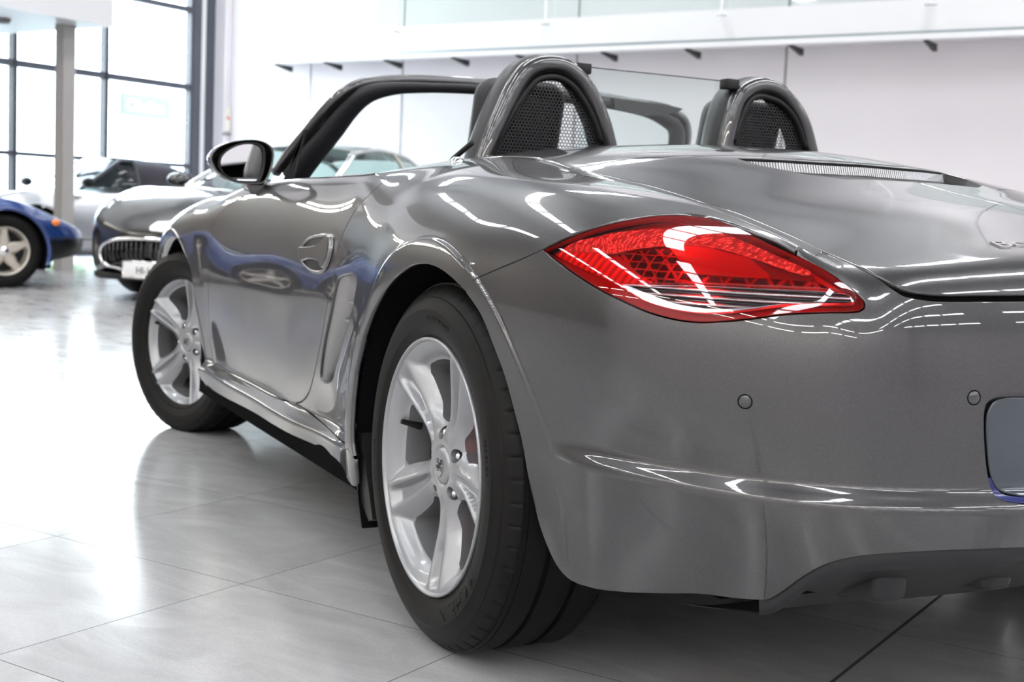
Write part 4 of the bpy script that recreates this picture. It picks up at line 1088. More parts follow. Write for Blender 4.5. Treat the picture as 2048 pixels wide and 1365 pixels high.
# ------------------------------------------------------------------ underbody, liners
bm = bmesh.new(); box(bm, -.50, 3.0, -.58, .58, .20, .27, .01)
bobj('underbody', bm, MT['dark'], HERO, sharp=40)
bm = bmesh.new(); box(bm, -.72, -.48, -.60, .60, .272, .31, .01); bobj('engine_undertray', bm, MT['dark'], HERO, sharp=40)
for x0, x1 in ((.42, 2.02),):
    for sg in (1, -1):
        bm = bmesh.new(); box(bm, x0, x1, min(.58*sg, .845*sg), max(.58*sg, .845*sg), .19, .25); bobj('sill_floor', bm, MT['dark'], HERO, smooth=False)
for sg in (1, -1):
    for hx, hz, R, y0, y1, a0_, a1_ in ((0, .3335, .385, .58, .885, radians(-30), radians(128)), (0, .3335, .400, .58, .80, radians(127), radians(172)), (0, .3335, .405, .58, .745, radians(171), radians(196)), (2.40, .3085, .366, .48, .842, radians(-20), radians(200))):
        prof = [(R-.004, (y1-.004)*sg), (R, (y1-.008)*sg), (R, y0*sg), (.05, y0*sg)]
        V, F = lathe(prof, 48, 'y', a0=a0_, a1=a1_)
        V = [(a+hx, b, c+hz) for a, b, c in V]
        obj('wheel_arch_liner', V, F, MT['liner'], HERO, True)
    # flap ahead of the rear wheel
    poly = [(709, 868), (726, 866), (731, 905), (735, 950), (742, 1000), (747, 1040), (739, 1043), (727, 1012), (716, 978), (709, 920)]
    P = at_plane(poly, 1, .872); V = [(p[0], .874*sg, p[2]) for p in P]+[(p[0]+.01, .62*sg, p[2]) for p in P]; k = len(P)
    F = [tuple(range(k)), tuple(range(k, 2*k))]+[(i, (i+1) % k, k+(i+1) % k, k+i) for i in range(k)]
    obj('arch_flap', V, F, MT['black'], HERO, False)
# ------------------------------------------------------------------ side intake
def vent_off(P):
    zz_ = np.clip(P[:, 2], vz0+.004, vz1-.004); xf = np.interp(zz_, VZ, VXF); xr = np.interp(zz_, VZ, VXR); t = np.clip((xf-P[:, 0])/np.maximum(xf-xr, .004), 0, 1)
    zt = np.clip((P[:, 2]-vz0)/(vz1-vz0), 0, 1)
    xe = np.interp(zt, [0, .25, 1], [.62, .30, .0])      # opening leans with height
    d = np.clip((t+.0), 0, 1)
    return -(.006+.062*sst(np.clip((t-.15)/.85, 0, 1)))
VH = np.array(V_HOLE); vx0, vx1, vz0, vz1 = VH[:, 0].min(), VH[:, 0].max(), VH[:, 2].min(), VH[:, 2].max()
VZ = np.linspace(vz0+.004, vz1-.004, 30); VXF = []; VXR = []
for z_ in VZ:
    xs_ = []
    for i in range(len(VH)):
        a_, b_ = VH[i], VH[(i+1) % len(VH)]
        if (a_[2] > z_) != (b_[2] > z_): xs_.append(a_[0]+(b_[0]-a_[0])*(z_-a_[2])/(b_[2]-a_[2]))
    VXF.append(max(xs_)); VXR.append(min(xs_))
V, F, N = patch(CX, V_HOLE, step=.006, gap=0, off=0, rim=0, edge_step=.006)
V = V+N*vent_off(V)[:, None]
ivent = bpy.data.objects.new('side_intake', None); COL.objects.link(ivent); ivent.parent = HERO
ivr = bpy.data.objects.new('side_intake', None); COL.objects.link(ivr); ivr.parent = HERO
Pb = np.array(resample(dedupe(V_HOLE), .006)); Pb = snap(CX, Pb); Nb = grad(Pb); n = len(Pb)
c_ = Pb.mean(0); lipdir = (c_-Pb); lipdir -= Nb*(lipdir*Nb).sum(1, keepdims=True); lipdir /= np.linalg.norm(lipdir, axis=1, keepdims=True)
R0 = Pb-lipdir*.0018-Nb*.0002; R1 = Pb+lipdir*.0012-Nb*.0015; R2 = Pb+lipdir*.0022+Nb*(vent_off(Pb)-.002)[:, None]
WV = np.concatenate([R0, R1, R2]); WF = [(k*n+i, k*n+(i+1) % n, (k+1)*n+(i+1) % n, (k+1)*n+i) for k in range(2) for i in range(n)]
for par, sg in ((ivent, 1), (ivr, -1)):
    s_ = np.array([1, sg, 1])
    obj('intake_floor', V*s_, F if sg > 0 else [f[::-1] for f in F], MT['vent_grey'], par, True)
    obj('intake_wall', WV*s_, WF, PT, par, True)
for (ax, ay), (bx, by) in (((682, 602), (709, 608)), ((675, 639), (697, 644)), ((670, 674), (687, 680)), ((664, 708), (678, 712))):
    A, B = on_skin([(ax, ay), (bx, by)])[0]; NA, NB = grad(np.array([A, B])); vA, vB = vent_off(np.array([A, B]))
    tip = A+NA*(vA+.001); r_out = B-NB*.006; r_in = B+NB*(vB-.004); up = np.array([0, 0, .0026])
    mid_o = (tip+r_out)/2+NB*.004
    pts = [tip, mid_o, r_out, r_in]
    VV = [p+up*(.3 if i == 0 else 1) for i, p in enumerate(pts)]+[p-up*(.3 if i == 0 else 1) for i, p in enumerate(pts)]
    FF = [(0, 1, 2, 3), (7, 6, 5, 4)]+[(i, (i+1) % 4, 4+(i+1) % 4, 4+i) for i in range(4)]
    for par, sg in ((ivent, 1), (ivr, -1)): obj('fin', [p*np.array([1, sg, 1]) for p in VV], FF, MT['alloy'], par, False)
# ------------------------------------------------------------------ door handle
def HZ(*p): return [(600+.1905*x, 440+.1905*y) for x, y in p]
T_CUP = HZ((335, 168), (270, 163), (180, 173), (100, 207), (48, 270), (26, 350), (33, 430), (72, 488), (132, 536), (190, 550), (246, 540), (286, 498), (318, 418), (345, 300), (352, 200))
T_BAR = HZ((34, 300), (120, 300), (200, 286), (262, 245), (305, 192), (344, 196), (342, 300), (314, 418), (284, 488), (258, 492), (255, 458), (228, 428), (180, 408), (110, 402), (42, 418))
hdl = bpy.data.objects.new('door_handle', None); COL.objects.link(hdl); hdl.parent = o_door
MT['chrome_paint'] = paint_mat('polished_grey_paint', (.16, .158, .16), .9, .22)  # body paint made lighter to put reflections into grip and rim
def hpiece(name, poly, mat, off, rim, rnd, step=.006):
    P = px(list(poly)+[poly[0]], per=3)[:-1]; V, F, N = patch(CX, P, step=step, gap=0, off=off, rim=rim, rnd=rnd, edge_step=.005)
    return obj(name, V, F, mat, hdl, True, N)
hpiece('handle_cup', T_CUP, MT['black'], .0012, .002, .001)  # shade of the hand recess, painted as a flat black patch
hpiece('grip', T_BAR, MT['chrome_paint'], .0125, .012, .004)
P = np.array(px(T_CUP+[T_CUP[0]], per=4)[:-1]); N = grad(P)
V, F = sweep([tuple(p) for p in P+N*.002], [(.0045*cos(a), .0035*sin(a)) for a in np.linspace(0, 2*pi, 8, endpoint=False)], closed=True, up=[tuple(q) for q in N])
obj('handle_rim', V, F, MT['chrome_paint'], hdl, True)
# ------------------------------------------------------------------ third brake light
MT['brk'] = rib_mat('brake_lens', (.30, .30, .31), (.72, .72, .74), 60, .7, 'Y', .2, .003)
TBn = [np.array(p) for p in TB]
V, F, N = patch(CT, TBn, step=.012, gap=0, off=-.020, rim=0); V, F, N = mirror(V, F, N)
bk = obj('high_brake_light', V, F, MT['black'], o_lid, True, N)
fr = np.array(resample_open([p for p in skin_line(CT, [(-.092, 0, 1), (-.090, .10, 1), (-.062, .19, 1), (-.034, .262, 1)])], .015)); Nf = grad(fr)
n = len(fr); V = np.concatenate([fr-Nf*.004, fr-Nf*.021+np.array([-.010, 0, 0])]); F = [(i, i+1, n+i+1, n+i) for i in range(n-1)]
V = np.concatenate([V, V*np.array([1, -1, 1])]); F = F+[tuple(q+2*n for q in f[::-1]) for f in F]
obj('brake_lens', V, F, MT['brk'], bk, True)
w_ = [np.array(p) for p in TB]; Pb = np.array(resample_open(w_, .015)); Nb = grad(Pb); n = len(Pb)
V = np.concatenate([Pb, Pb-Nb*.022]); F = [(i, i+1, n+i+1, n+i) for i in range(n-1)]; V = np.concatenate([V, V*np.array([1, -1, 1])]); F = F+[tuple(q+2*n for q in f[::-1]) for f in F]
obj('recess_wall', V, F, PT, bk, True)
# ------------------------------------------------------------------ chrome script on the lid
tv, tf = text_mesh('Boxster', .050, .0012)
x0 = min(v[0] for v in tv); P0 = on_skin([(2003, 497)])[0][0]
tv = np.array(tv); U = np.stack([P0[0]+(tv[:, 1])*.95+.12*(tv[:, 0]-x0)*0, P0[1]-(tv[:, 0]-x0)*1.15-.25*tv[:, 1]], -1)
Ps = CT.fwd(U); Ns = grad(Ps); Vt = Ps+Ns*(tv[:, 2:3]+.0014)
obj('model_script', Vt, tf, MT['chrome'], o_lid, False)

# ------------------------------------------------------------------ roll hoops
def hexmesh_mat():
    m = bpy.data.materials.new('perforated_screen'); m.use_nodes = True; nt = m.node_tree; b = nt.nodes['Principled BSDF']; out = nt.nodes['Material Output']; N = nt.nodes.new; L = nt.links.new
    b.inputs['Base Color'].default_value = (.025, .025, .027, 1); b.inputs['Roughness'].default_value = .4
    tc = N('ShaderNodeTexCoord'); sp = N('ShaderNodeSeparateXYZ'); L(tc.outputs['Object'], sp.inputs[0])
    def M_(op, a, b_=None, c=None):
        n = N('ShaderNodeMath'); n.operation = op
        for i, v in enumerate((a, b_, c)):
            if v is None: continue
            if isinstance(v, (int, float)): n.inputs[i].default_value = v
            else: L(v, n.inputs[i])
        return n.outputs[0]
    s = .0088; u = M_('DIVIDE', sp.outputs['Y'], s); v = M_('DIVIDE', sp.outputs['Z'], s); r3 = 1.7320508
    ds = []
    for ou, ov in ((0, 0), (.5, r3/2)):
        a = M_('SUBTRACT', M_('FLOORED_MODULO', M_('ADD', u, 50+ou), 1.0), .5); c = M_('SUBTRACT', M_('FLOORED_MODULO', M_('ADD', v, 86.60254+ov), r3), r3/2)
        ds.append(M_('ADD', M_('MULTIPLY', a, a), M_('MULTIPLY', c, c)))
    hole = M_('LESS_THAN', M_('MINIMUM', ds[0], ds[1]), .165)
    t = N('ShaderNodeBsdfTransparent'); mx = N('ShaderNodeMixShader'); L(hole, mx.inputs[0]); L(b.outputs[0], mx.inputs[1]); L(t.outputs[0], mx.inputs[2]); L(mx.outputs[0], out.inputs[0])
    return m
MT['screen'] = hexmesh_mat()
HX = .68
HL = [(963, 336), (980, 285), (1003, 229), (1029, 175), (1056, 141), (1092, 129), (1130, 136), (1161, 161), (1182, 194), (1203, 243), (1218, 300)]
HR_ = [(1448, 300), (1462, 238), (1478, 195), (1500, 177), (1528, 172), (1560, 184), (1590, 220), (1608, 257), (1622, 312)]
hoops = []
for nm, pts, tk in (('L', HL, 1.0), ('R', HR_, .95)):
    C = catmull([p for p in at_plane(pts, 0, HX)], 6); C = [np.array(c) for c in C]
    # down into the body at both ends
    C = [C[0]+np.array([-.0, (C[0]-C[4])[1]*.8, -.08])]+C+[C[-1]+np.array([0, (C[-1]-C[-5])[1]*.8, -.08])]
    root_ = bpy.data.objects.new('roll_hoop', None); COL.objects.link(root_); root_.parent = HERO; hoops.append(root_)
    V, F = sweep([tuple(c) for c in C], circ(.0225*tk, 20), up=(1, 0, 0)); obj('hoop_tube', V, F, PT, root_, True)
    c0 = np.mean(C[2:-2], 0)
    # dark casing in front of the tube (towards the seat)
    cs = []
    for k, c in enumerate(C):
        d = (c-c0); d /= np.linalg.norm(d); cs.append(c+np.array([.050, 0, 0])+d*.007)
    V, F = sweep([tuple(c) for c in cs], [(.020*cos(a), .050*sin(a)) for a in np.linspace(0, 2*pi, 16, endpoint=False)], up=(1, 0, 0)); obj('hoop_casing', V, F, MT['trim'], root_, True)
    # inner band + screen
    inner = []
    for c in C[1:-1]:
        d = (c-c0); L_ = np.linalg.norm(d); inner.append(c-d/L_*.030)
    V, F = sweep([tuple(c+np.array([-.004, 0, 0])) for c in inner], [(.009*cos(a), .012*sin(a)) for a in np.linspace(0, 2*pi, 10, endpoint=False)], up=(1, 0, 0)); obj('screen_frame', V, F, MT['black'], root_, True)
    zb_ = .90
    poly = [c for c in inner]; k = len(poly)
    V = [tuple(c) for c in poly]+[(HX, poly[-1][1], zb_), (HX, poly[0][1], zb_)]
    obj('mesh_screen', V, [tuple(range(len(V)))], MT['screen'], root_, False)
# ------------------------------------------------------------------ wind deflector
A, B = at_plane([(1176, 134), (1466, 164)], 0, .70)
w = thing.__globals__ and obj('wind_deflector', [(.70, A[1], A[2]), (.70, B[1], B[2]), (.70, B[1]-.02, .93), (.70, A[1]+.02, .93), (.704, A[1], A[2]), (.704, B[1], B[2]), (.704, B[1]-.02, .93), (.704, A[1]+.02, .93)], [(0, 1, 2, 3), (7, 6, 5, 4), (0, 4, 5, 1), (1, 5, 6, 2), (3, 2, 6, 7), (0, 3, 7, 4)], MT['glass'], HERO, False)
V, F = sweep([(.702, A[1], A[2]), (.702, B[1], B[2])], circ(.0016, 6)); obj('deflector_edge', V, F, MT['frame_dark'], w, True)
for q in ((1163, 137), (1459, 168)):
    c = at_plane([q], 0, .69)[0]; bm = bmesh.new(); box(bm, c[0]-.018, c[0]+.018, c[1]-.020, c[1]+.020, c[2]-.014, c[2]+.012, .004); bobj('clamp', bm, MT['black'], w, sharp=40)
# ------------------------------------------------------------------ windscreen frame
XP = 1.42
hd = at_plane([(700, 178), (722, 168), (752, 163), (800, 160), (868, 160.5), (965, 166), (1085, 178), (1204, 193), (1259, 203), (1310, 212), (1345, 222)], 0, XP)
for k, p in enumerate(hd): p[0] += .03*(1-(p[1]/.57)**2)
pl = []
for (x, y), X in zip([(552, 345), (578, 308), (612, 268), (648, 224), (675, 196)], (1.66, 1.60, 1.54, 1.48, 1.44)): pl.append(at_plane([(x, y)], 0, X)[0])
prr = []
for (x, y), X in zip([(1366, 240), (1374, 262), (1372, 292), (1366, 330)], (1.42, 1.47, 1.55, 1.65)): prr.append(at_plane([(x, y)], 0, X)[0])
path = catmull([p for p in pl]+[p for p in hd]+[p for p in prr], 5)
V, F = sweep([tuple(p) for p in path], circ(.016, 12)); wf = obj('windscreen_frame', V, F, PT, HERO, True)
ih = at_plane([(790, 177), (868, 176), (965, 180), (1085, 192), (1215, 208), (1290, 224)], 0, XP-.01)
ip = []
for (x, y), X in zip([(590, 352), (624, 308), (662, 262), (700, 214), (735, 188)], (1.64, 1.58, 1.52, 1.46, 1.42)): ip.append(at_plane([(x, y)], 0, X)[0])
ir = []
for (x, y), X in zip([(1330, 240), (1352, 258), (1353, 290), (1345, 330)], (1.41, 1.45, 1.54, 1.64)): ir.append(at_plane([(x, y)], 0, X)[0])
path2 = catmull(ip+[p for p in ih]+ir, 5); n2 = len(path2)
sc = [np.interp(k/n2, [0, .1, .27, .36, .42, .7, .8, 1], [1.55, 1.5, 1.25, .75, .62, .62, .9, 1.0]) for k in range(n2)]
V, F = sweep([tuple(p) for p in path2], [(.030*cos(a), .020*sin(a)) for a in np.linspace(0, 2*pi, 14, endpoint=False)], scale=sc); obj('pillar_trim', V, F, MT['leather'], wf, True)
# sun visor tips folded against the header
for pts in ([(1225, 196), (1300, 205), (1352, 214), (1367, 218), (1352, 227), (1300, 232), (1230, 216)],):
    P = at_plane(pts, 0, XP-.035); k = len(P); V = [tuple(p) for p in P]+[(p[0]+.016, p[1], p[2]) for p in P]
    obj('sun_visor', V, [tuple(range(k)), tuple(range(k, 2*k))[::-1]]+[(i, (i+1) % k, k+(i+1) % k, k+i) for i in range(k)], MT['trim'], wf, False)
# glass
gl = []; n = 10
topl = catmull([p for p in hd], 3); base = [np.array([np.interp(t, [0, .5, 1], [1.68, 1.86, 1.68]), y, .875]) for t, y in zip(np.linspace(0, 1, len(topl)), np.linspace(.66, -.66, len(topl)))]
V = [tuple(p) for p in topl]+[tuple(p) for p in base]; k = len(topl)
obj('windscreen_glass', V, [(i, i+1, k+i+1, k+i) for i in range(k-1)], MT['glass'], wf, True)
# door quarter trim at the pillar base
P = at_plane([(583, 374), (607, 262), (613, 259), (600, 300), (578, 340), (556, 374)], 0, 1.44)
k = len(P); V = [tuple(p) for p in P]+[(p[0]+.02, p[1]-.01, p[2]) for p in P]
obj('quarter_trim', V, [tuple(range(k)), tuple(range(k, 2*k))[::-1]]+[(i, (i+1) % k, k+(i+1) % k, k+i) for i in range(k)], MT['black'], o_door, False)
# ------------------------------------------------------------------ door mirror
XM = 1.42
OUT = [(420.6, 320), (422.5, 308), (435.4, 294.3), (459, 284.4), (491, 279.4), (518.5, 280.4), (538, 288.3), (547, 300), (548, 318), (542, 343.7), (534, 361.5), (518.5, 368.5), (490.8, 368.5), (465, 363.5), (445, 353.6), (429.5, 339.8)]
GLS = [(439.4, 328), (441.4, 316), (451, 304), (469, 293.3), (491, 287.3), (510.6, 288.3), (524.5, 296), (528.4, 312), (526.5, 336), (520.5, 355.6), (512.6, 363.5), (490.8, 363.5), (469, 359.6), (451, 349.7), (442.3, 337.8)]
mir = bpy.data.objects.new('door_mirror', None); COL.objects.link(mir); mir.parent = o_door
o_ = np.array(catmull(at_plane(OUT, 0, XM), 3, closed=True)); g_ = np.array(catmull(at_plane(GLS, 0, XM), 3, closed=True)); c_ = o_.mean(0)
def ring(P, s, dx): q = c_+(P-c_)*s; q[:, 0] += dx; return q
rings = [ring(o_, .93, .002), ring(o_, .975, -.006), ring(o_, 1.0, .004), ring(o_, 1.0, .03), ring(o_, .95, .065), ring(o_, .80, .095), ring(o_, .5, .115), ring(o_, .15, .122)]
n = len(o_); V = np.concatenate(rings); F = [(k*n+i, k*n+(i+1) % n, (k+1)*n+(i+1) % n, (k+1)*n+i) for k in range(len(rings)-1) for i in range(n)]+[tuple(7*n+i for i in range(n))]
obj('mirror_shell', V, F, PT, mir, True)
gn = len(g_); cg = g_.mean(0)
gr = [ring(g_, 1.0, .0)]
V = np.concatenate([cg+(g_-cg)*1.07+np.array([-.001, 0, 0]), cg+(g_-cg)*1.0+np.array([-.003, 0, 0]), cg+(g_-cg)*.96+np.array([.004, 0, 0])]); F = [(k*gn+i, k*gn+(i+1) % gn, (k+1)*gn+(i+1) % gn, (k+1)*gn+i) for k in range(2) for i in range(gn)]
obj('mirror_bezel', V, F, MT['black'], mir, True)
q = cg+(g_-cg)*.965+np.array([.003, 0, 0]); Vg = [tuple(cg+np.array([.003, 0, 0])-np.array([.0, 0, 0]))]+[tuple(p+np.array([(p-cg)[1]*-.10, 0, 0])) for p in q]
obj('mirror_glass', Vg, [(0, i+1, (i+1) % gn+1) for i in range(gn)], MT['mirror'], mir, False)
b0 = at_plane([(520, 366)], 0, XM+.05)[0]; 
V, F = sweep([tuple(b0), tuple(b0+np.array([.02, -.02, -.022])), (1.53, .80, .842), (1.54, .775, .835)], [(.045*cos(a), .016*sin(a)) for a in np.linspace(0, 2*pi, 12, endpoint=False)], up=(0, 0, 1)); obj('mirror_foot', V, F, PT, mir, True)
# right-hand mirror, the same parts mirrored
mr2 = bpy.data.objects.new('door_mirror', None); COL.objects.link(mr2); mr2.parent = HERO
for ch in list(mir.children):
    me = ch.data; obj(ch.name.split('.')[0], [(v.co.x, -v.co.y, v.co.z) for v in me.vertices], [tuple(p.vertices)[::-1] for p in me.polygons], me.materials[0], mr2, ch.name[:8] != 'mirror_g')
# ------------------------------------------------------------------ seats, tub, dash
def rounded(name, sx_, sy_, sz_, bev, mat, parent, M_):
    bm = bmesh.new(); box(bm, -sx_/2, sx_/2, -sy_/2, sy_/2, -sz_/2, sz_/2, bev, 4); return bobj(name, bm, mat, parent, sharp=60, matrix=M_)
for sg in (1, -1):
    s = bpy.data.objects.new('seat', None); COL.objects.link(s); s.parent = HERO
    y = .345*sg
    tilt = Matrix.Rotation(radians(-14), 4, 'Y')
    rounded('backrest', .13, .44, .52, .055, MT['leather'], s, Matrix.Translation((.95, y-.01*sg, .62)) @ tilt)
    rounded('headrest', .10, .24, .26, .049, MT['leather'], s, Matrix.Translation((.83, y-.012*sg, 1.00)) @ tilt)
    rounded('seat_cushion', .52, .50, .15, .06, MT['leather'], s, Matrix.Translation((1.22, y, .36)))
    bm = bmesh.new(); V, F = sweep([(.79, y+.02*sg, 1.02), (.775, y+.02*sg, 1.02)], circ(.022, 14)); obj('harness_eye', V, F, MT['trim'], s, True); bm.free()
bm = bmesh.new(); box(bm, .5, .60, -.66, .66, .25, .86); box(bm, .60, 1.9, -.76, .76, .24, .27); box(bm, 1.70, 1.9, -.74, .74, .27, .86, .04)
bobj('cabin_tub', bm, MT['trim'], HERO, sharp=40)
bm = bmesh.new(); box(bm, 1.50, 1.88, -.72, .72, .60, .872, .06, 4); bobj('dashboard', bm, MT['leather'], HERO, sharp=60)
V, F = lathe([(.172+.014*cos(a), .014*sin(a)) for a in np.linspace(0, 2*pi, 10, endpoint=False)], 40, 'x', closed=True)
st = obj('steering_wheel', V, F, MT['leather'], HERO, True); st.location = (1.36, -.345, .72); st.rotation_euler = (0, radians(22), 0)
bm = bmesh.new(); box(bm, -.01, .01, -.15, .15, -.03, .03, .008); box(bm, -.02, .012, -.06, .06, -.06, .06, .015); bobj('wheel_spokes', bm, MT['trim'], st, sharp=40)
for sg, dm in ((1, o_door),):
    # inner door card and window slot seal
    te = [np.array([x, y, z]) for x, y, z in [tuple(p) for p in top_edge]]
    V = [tuple(p+np.array([0, -.004, .001])) for p in te]+[tuple(p+np.array([0, -.035, .004])) for p in te]+[(p[0], p[1]-.045, .28) for p in te]; k = len(te)
    F = [(j*k+i, j*k+i+1, (j+1)*k+i+1, (j+1)*k+i) for j in range(2) for i in range(k-1)]
    for s_ in (1, -1): obj('door_card', [(a, b*s_, c) for a, b, c in V], F, MT['leather'], HERO, True)
# belt guide rod by the hoop
P = at_plane([(896, 334), (906, 318), (944, 286)], 1, .60)
V, F = sweep([tuple(p) for p in P], circ(.006, 8)); obj('belt_guide', V, F, MT['black'], HERO, True)
bm = bmesh.new(); bmesh.ops.create_uvsphere(bm, u_segments=16, v_segments=8, radius=.018, matrix=Matrix.Translation(tuple(at_plane([(914, 330)], 1, .66)[0]))); bobj('lock_knob', bm, MT['chrome'], HERO)

# ------------------------------------------------------------------ other cars in the hall
def hard_paint(name, col, metal=.0, rough=.35): return paint_mat(name, col, metal, rough)
MT['blue_paint'] = paint_mat('deep_blue_paint', (.010, .045, .20), .25, .3)
MT['black_paint'] = paint_mat('black_metallic_paint', (.008, .0075, .0075), .3, .3)
MT['silver_paint'] = paint_mat('silver_paint', (.62, .63, .66), .8, .3)
MT['softtop'] = pr('dark_canvas', (.050, .046, .058), .85, bump=(300, .4, .001), noise=(4, .2))
MT['tint'] = glassy('car_glass', (.70, .80, .78), 1.5)
MT['lampglass'] = pr('headlamp', (.55, .57, .60), .08, .7, coat=1)
MT['amber'] = pr('amber_lens', (1.0, .28, .05), .3, coat=.7)
MT['oldalloy'] = pr('warm_silver_wheel', (.62, .57, .50), .35, .6)
def loft(rows):
    m = len(rows[0]); V = [tuple(p) for r in rows for p in r]
    return V, [(i*m+k, i*m+k+1, (i+1)*m+k+1, (i+1)*m+k) for i in range(len(rows)-1) for k in range(m-1)]
def simple_wheel(parent, x, y, z, R, rr, wdt, style, sgn, steer=0, alloy='alloy'):
    W = bpy.data.objects.new('wheel', None); COL.objects.link(W); W.parent = parent; W.location = (x, y, z); W.rotation_euler = (0, 0, (0 if sgn > 0 else pi)+steer)
    prof = [(rr, -.01), (rr+.012, .006), (R-.045, .012), (R-.015, .002), (R, -.03), (R, -wdt+.03), (R-.02, -wdt), (rr, -wdt)]
    V, F = lathe(prof, 60); obj('tyre', V, F, MT['black_rubber'], W, True)
    lip = lathe([(rr+.004, -.004), (rr, .004), (rr-.010, -.002), (rr-.016, -.02), (rr-.026, -.06), (rr-.03, -wdt)], 60)
    parts = [lip]
    ns = {'star': 5, 'multi': 7}[style]
    for k in range(ns):
        a = 2*pi*k/ns+.3; w0, w1 = (.052, .030) if style == 'star' else (.026, .018)
        r0, r1 = .02, rr-.008; pts = [(r0, w0*.8), (rr*.4, w0), (rr*.75, w1*1.1), (r1, w1*1.5)]
        Vv = []; 
        for r, hw in pts:
            for s, dy in ((-1, -.045), (-.55, -.022), (.55, -.022), (1, -.045)):
                Vv.append((r*cos(a)-s*hw*sin(a), dy+.006*(r/rr), r*sin(a)+s*hw*cos(a)))
        Ff = [(i*4+j, i*4+j+1, (i+1)*4+j+1, (i+1)*4+j) for i in range(3) for j in range(3)]
        parts.append((Vv, Ff))
    V, F = merge(parts); o = obj('rim', V, F, MT[alloy], W, True); o.data.set_sharp_from_angle(angle=radians(35))
    V, F = lathe([(0, -.012), (.025, -.013), (.038, -.02), (.042, -.03), (.05, -.04)], 24); obj('hub_cap', V, F, MT['chrome'], W, True)
    V, F = lathe([(0, -.10), (rr-.03, -.10)], 30); obj('brake_disc', V, F, MT['black'], W, True)
    return W
def car_shell(parent, mat, cfg, lower_mat=None, zsplit=None):
    X0, X1 = cfg['x']; S = {k: S1(v) for k, v in cfg['c'].items()}
    xs = np.unique(np.concatenate([np.linspace(X0, X1, cfg.get('n', 110)), X0+(X1-X0)*.5*(1-np.cos(np.linspace(0, .5, 14))), X1-(X1-X0)*.5*(1-np.cos(np.linspace(0, .5, 14)))]))
    rows = []
    for x in xs:
        f = 1.0
        for e, L_ in ((X1, cfg.get('rf', .5)), (X0, cfg.get('rr', .4))):
            d = abs(x-e)/L_
            if d < 1: f = min(f, (1-(1-d)**2.6)**(1/2.6))
        w = float(S['w'](x)); zt = float(S['zt'](x)); zs = float(S['zs'](x)); zb = float(S['zb'](x)); q = 0.35+.65*f
        zc_m = (zb+zs)*.5
        fz = cfg.get('fz', .30)+(1-cfg.get('fz', .30))*f**.8
        def zz(z): return zc_m+(z-zc_m)*fz if f < 1 else z
        wq = w*f if f < 1 else w
        wq = max(wq, .002)
        sec = [(wq*.90, zz(zb)), (wq*.975, zz(zb+.06)), (wq*1.0, zz(zb+(zs-zb)*.45)), (wq*.985, zz(zb+(zs-zb)*.8)), (wq*.93, zz(zs)), (wq*.80, zz(zs+(zt-zs)*.45)), (wq*.55, zz(zs+(zt-zs)*.8)), (wq*.25, zz(zt-.004)), (0, zz(zt))]
        c = catmull([(y, z) for y, z in sec], 4)
        rows.append([(x, y, z) for y, z in c])
    V, F = loft(rows); V = np.array(V); n = len(V)
    keep = []
    for f in F:
        c = V[list(f)].mean(0); ok = True
        for wx, wz, R in cfg['arch']:
            if hypot_(c[0]-wx, c[2]-wz) < R and c[1] > .5: ok = False
        if ok: keep.append(f)
    # snap ragged arch edges onto the circle
    used = set(i for f in keep for i in f); gone = set(i for f in F for i in f if f not in keep) if False else None
    for i in used:
        for wx, wz, R in cfg['arch']:
            d = hypot_(V[i][0]-wx, V[i][2]-wz)
            if abs(d-R) < .024 and V[i][1] > .5 and d > 1e-3:
                k = R/d if d < R+.012 else None
                if k: V[i][0] = wx+(V[i][0]-wx)*k; V[i][2] = wz+(V[i][2]-wz)*k
    Vm = np.concatenate([V, V*np.array([1, -1, 1])]); Fm = keep+[tuple(q+n for q in f[::-1]) for f in keep]
    if lower_mat is None:
        o = obj('body', Vm, Fm, mat, parent, True)
    else:
        up = [f for f in Fm if Vm[list(f)].mean(0)[2] > zsplit(Vm[list(f)].mean(0)[0])]; dn = [f for f in Fm if Vm[list(f)].mean(0)[2] <= zsplit(Vm[list(f)].mean(0)[0])]
        o = obj('body', Vm, up, mat, parent, True); obj('lower_skirt', Vm, dn, lower_mat, parent, True)
    bmn = bmesh.new(); bmn.from_mesh(o.data); bmesh.ops.remove_doubles(bmn, verts=bmn.verts, dist=.0005); bmesh.ops.recalc_face_normals(bmn, faces=bmn.faces); bmn.to_mesh(o.data); bmn.free(); o.data.polygons.foreach_set('use_smooth', [True]*len(o.data.polygons))
    for wx, wz, R in cfg['arch']:
        for sg in (1, -1):
            yv = float(S['w'](wx))
            Vl, Fl = lathe([(R+.004, (yv*.985)*sg), (R+.002, .5*sg), (.02, .5*sg)], 36, 'y', a0=radians(-25), a1=radians(205)); obj('wheel_arch_liner', [(a+wx, b, c+wz) for a, b, c in Vl], Fl, MT['liner'], parent, True)
            Vl, Fl = lathe([(R-.004, yv*.965*sg), (R+.012, yv*1.002*sg), (R+.026, yv*.985*sg)], 48, 'y', a0=radians(-18), a1=radians(198)); obj('arch_lip', [(a+wx, b, c+wz) for a, b, c in Vl], Fl, mat if lower_mat is None else mat, parent, True)
    bm = bmesh.new(); box(bm, X0+.35, X1-.4, -.62, .62, .16, .42); bobj('underbody', bm, MT['dark'], parent, smooth=False)
    return S
def hypot_(a, b): return math.hypot(a, b)
